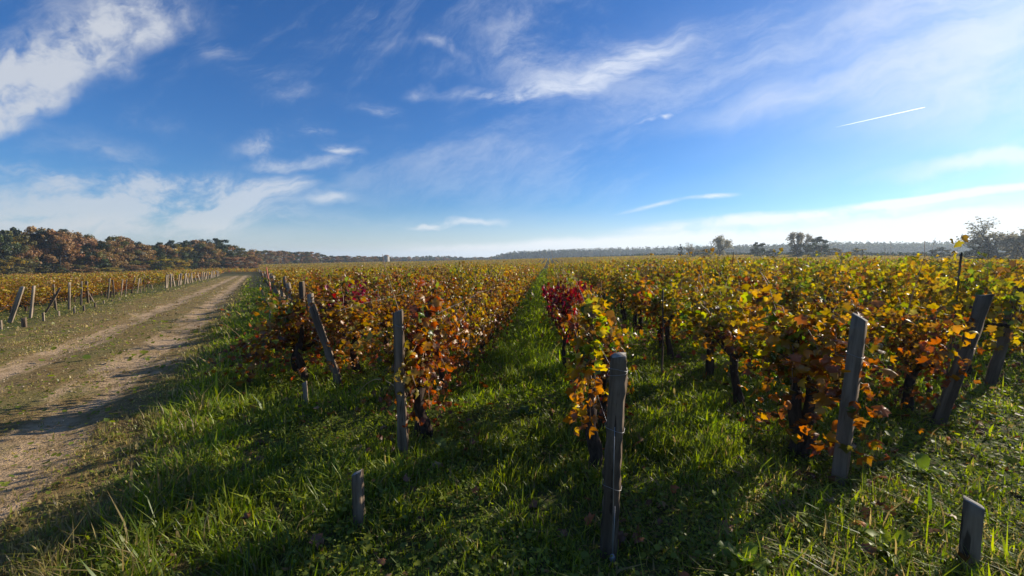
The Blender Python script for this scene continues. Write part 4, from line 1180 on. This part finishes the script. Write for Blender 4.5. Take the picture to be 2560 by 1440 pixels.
def ground_plants():
    """clover and other low leaves between the blades"""
    rg = np.random.default_rng(6); V_all, F_all, C_all, n0 = [], [], [], 0
    T5 = np.array([(0, 0, 0), (.5, .35, .12), (.38, .9, .08), (0, 1.0, 0), (-.38, .9, .08), (-.5, .35, .12)])
    TF = np.array([(0, 1, 2), (0, 2, 3), (0, 3, 4), (0, 4, 5)])
    for r0, r1, dens, sz in ((1.2, 4.5, 4800, .0155), (4.5, 9, 1200, .026), (9, 18, 160, .055)):
        n = int(R(156) / 2 * (r1 * r1 - r0 * r0) * dens)
        r = np.sqrt(rg.uniform(r0 * r0, r1 * r1, n)); th = rg.uniform(R(-78), R(78), n)
        D = r * np.cos(th); L = r * np.sin(th); x = RIGHT[0] * L + HEAD[0] * D; y = RIGHT[1] * L + HEAD[1] * D
        s = s_of(x, y)
        pt = np.sin(x * 2.3 + 1.5 * np.sin(y * 1.7)) * np.sin(y * 2.9 + x) + .5 * np.sin(x * 6 + y * 4)
        k = rg.random(n) < np.where(s < 1.9, .36 + .4 * pt, .06) * np.where((x > .2) & (y < 1.9 + .6 * x), .55, 1)
        x, y = x[k], y[k]; n = len(x)
        if not n: continue
        S = sz * rg.gamma(5, .2, n)
        nr = rg.normal(0, .38, (n, 3)); nr[:, 2] = 1
        Rm = frames(nr, rg.normal(0, 1, (n, 3)), rg)
        P = np.stack([x, y, terr(x, y) + rg.uniform(.01, .085, n)], -1)
        V = P[:, None] + np.einsum('nij,kj->nki', Rm, T5) * S[:, None, None]
        F_all.append((np.arange(n)[:, None, None] * 6 + TF[None] + n0).reshape(-1, 3)); n0 += n * 6
        m = rg.random((n, 1)); c = np.array((.11, .165, .022)) * (1 - m) + np.array((.27, .30, .034)) * m
        c = np.where((rg.random(n) < .05)[:, None], np.array((.22, .13, .04)), c) * rg.uniform(.7, 1.25, (n, 1))
        V_all.append(V.reshape(-1, 3)); C_all.append(np.repeat(c, 6, 0))
    return mesh_arrays('clover', np.concatenate(V_all), [np.concatenate(F_all)], M_GRASS, np.clip(np.concatenate(C_all), .002, 1))
tag(obj('clover', ground_plants()), 'low clover and weed leaves spread between the grass blades', 'ground cover', kind='stuff')

def litter():
    rg = np.random.default_rng(8); mb = MB(); n = 5200
    r = np.sqrt(rg.uniform(1.5, 15 ** 2, n)); th = rg.uniform(R(-55), R(55), n)
    D = r * np.cos(th); L = r * np.sin(th); x = RIGHT[0] * L + HEAD[0] * D; y = RIGHT[1] * L + HEAD[1] * D
    dx = np.min(np.abs(x[:, None] - np.array(RX[:12] + LX[:12])[None]), 1)
    k = (s_of(x, y) < 1.5) & (rg.random(n) < np.exp(-(dx / .5) ** 2) * .9 + .04)
    x, y = x[k], y[k]; n = len(x)
    nr = rg.normal(0, .5, (n, 3)); nr[:, 2] = 1
    P = np.stack([x, y, terr(x, y) + rg.uniform(.015, .08, n)], -1)
    add_leaves(mb, P, nr, rg.uniform(.05, .10, n), pal(dict(brown=.5, rust=.25, orange=.1, tan=.15, gold=.06), n, rg) * rg.uniform(.6, 1.1, (n, 1)), rg, .7, .3, 0)
    return mb.mesh('fallen_leaves', M_LITTER)
tag(obj('fallen_leaves', litter()), 'brown vine leaves fallen on the grass beneath the rows', 'fallen leaves', kind='stuff')

def dock(x, y, n, size, seed, label, col=(.17, .24, .03)):
    """broad-leaved weed: a rosette of long arched leaves"""
    rg = np.random.default_rng(seed); mb = MB()
    for i in range(n):
        az = 2 * np.pi * i / n + rg.normal(0, .3); ln = size * rg.uniform(.7, 1.2); w = ln * rg.uniform(.13, .2)
        f = np.linspace(0, 1, 8); el = rg.uniform(.4, 1.1)
        cx_ = ln * f * math.cos(el) ; cz = ln * (f * math.sin(el) - .45 * f ** 2)
        ws = w * np.sin(np.pi * np.clip(f * .93 + .05, 0, 1)) ** .8
        c = np.stack([cx_ * math.cos(az), cx_ * math.sin(az), .01 + cz], -1)
        sd_ = np.array([-math.sin(az), math.cos(az), 0])
        wave = rg.normal(0, .006, 8)[:, None] * (0, 0, 1)
        Lf = c - sd_ * ws[:, None] + (0, 0, 1) * (ws[:, None] * .35) + wave; Rt = c + sd_ * ws[:, None] + (0, 0, 1) * (ws[:, None] * .35) - wave
        V = np.concatenate([c, Lf, Rt]); k = np.arange(7)
        q1 = np.stack([k, k + 1, k + 9, k + 8], -1); q2 = np.stack([k, k + 16, k + 17, k + 1], -1)
        mb.add(V, [q1, q2], np.array(col) * rg.uniform(.7, 1.2))
    o = obj('dock_plant', mb.mesh('dock_plant', M_GRASS, True), None, (x, y, zt(x, y)))
    tag(o, label, 'plant', 'broad-leaved weeds in the grass')
dock(1.83, 2.36, 8, .20, 1, 'bright yellow-green broad-leaved weed left of the squat corner stake', (.27, .33, .025))
dock(1.02, 2.20, 6, .22, 2, 'broad-leaved weed at the foot of the wire-bound post, its right side')
dock(-.82, 3.35, 6, .24, 3, 'upright broad-leaved weed right of the orange-leaf wrapped post', (.13, .19, .03))
dock(2.75, 3.3, 7, .22, 4, 'low broad-leaved weed right of the clean-cut plank post')
dock(-.25, 4.3, 6, .22, 5, 'dark green broad-leaved weed in the grass alley', (.08, .13, .025))
dock(-3.1, 3.0, 6, .2, 6, 'broad-leaved weed in the tall lit grass beside the track')

# a loose cane arching over the grass
mb = MB(); a = np.linspace(0, 1, 14)
mb.tube(np.stack([-1.22 - .62 * a, 3.45 + .5 * a, .52 + .18 * np.sin(a * 2.6) - .28 * a], -1), .006 - .003 * a, 5)
o = obj('arching_cane', mb.mesh('arching_cane', plain_mat('tan cane', (.36, .23, .09), .6), True)); o.location = (0, 0, zt(-1.5, 3.6))
tag(o, 'single tan cane arching left from the orange-leaf wrapped post', 'cane')

# ------------------------------------------------------------------ haze: one closed box of thin even air
HAZE = 0.0004
bx = MB()
x0, x1, y0, y1, z0, z1 = -2300, 2300, -2300, 2300, -8, 30
bx.add([(x0, y0, z0), (x1, y0, z0), (x1, y1, z0), (x0, y1, z0), (x0, y0, z1), (x1, y0, z1), (x1, y1, z1), (x0, y1, z1)],
       [np.array([(0, 3, 2, 1), (4, 5, 6, 7), (0, 1, 5, 4), (1, 2, 6, 5), (2, 3, 7, 6), (3, 0, 4, 7)])])
hm, t = new_mat('haze air')
pv = t.n('ShaderNodeVolumePrincipled'); pv.inputs['Density'].default_value = HAZE; pv.inputs['Color'].default_value = (.72, .86, 1.0, 1); pv.inputs['Anisotropy'].default_value = .35
t.link(pv.outputs[0], t.n('ShaderNodeOutputMaterial').inputs['Volume'])
ho = obj('haze', bx.mesh('haze', hm)); tag(ho, 'pale blue autumn haze over the plain', 'haze', kind='stuff')
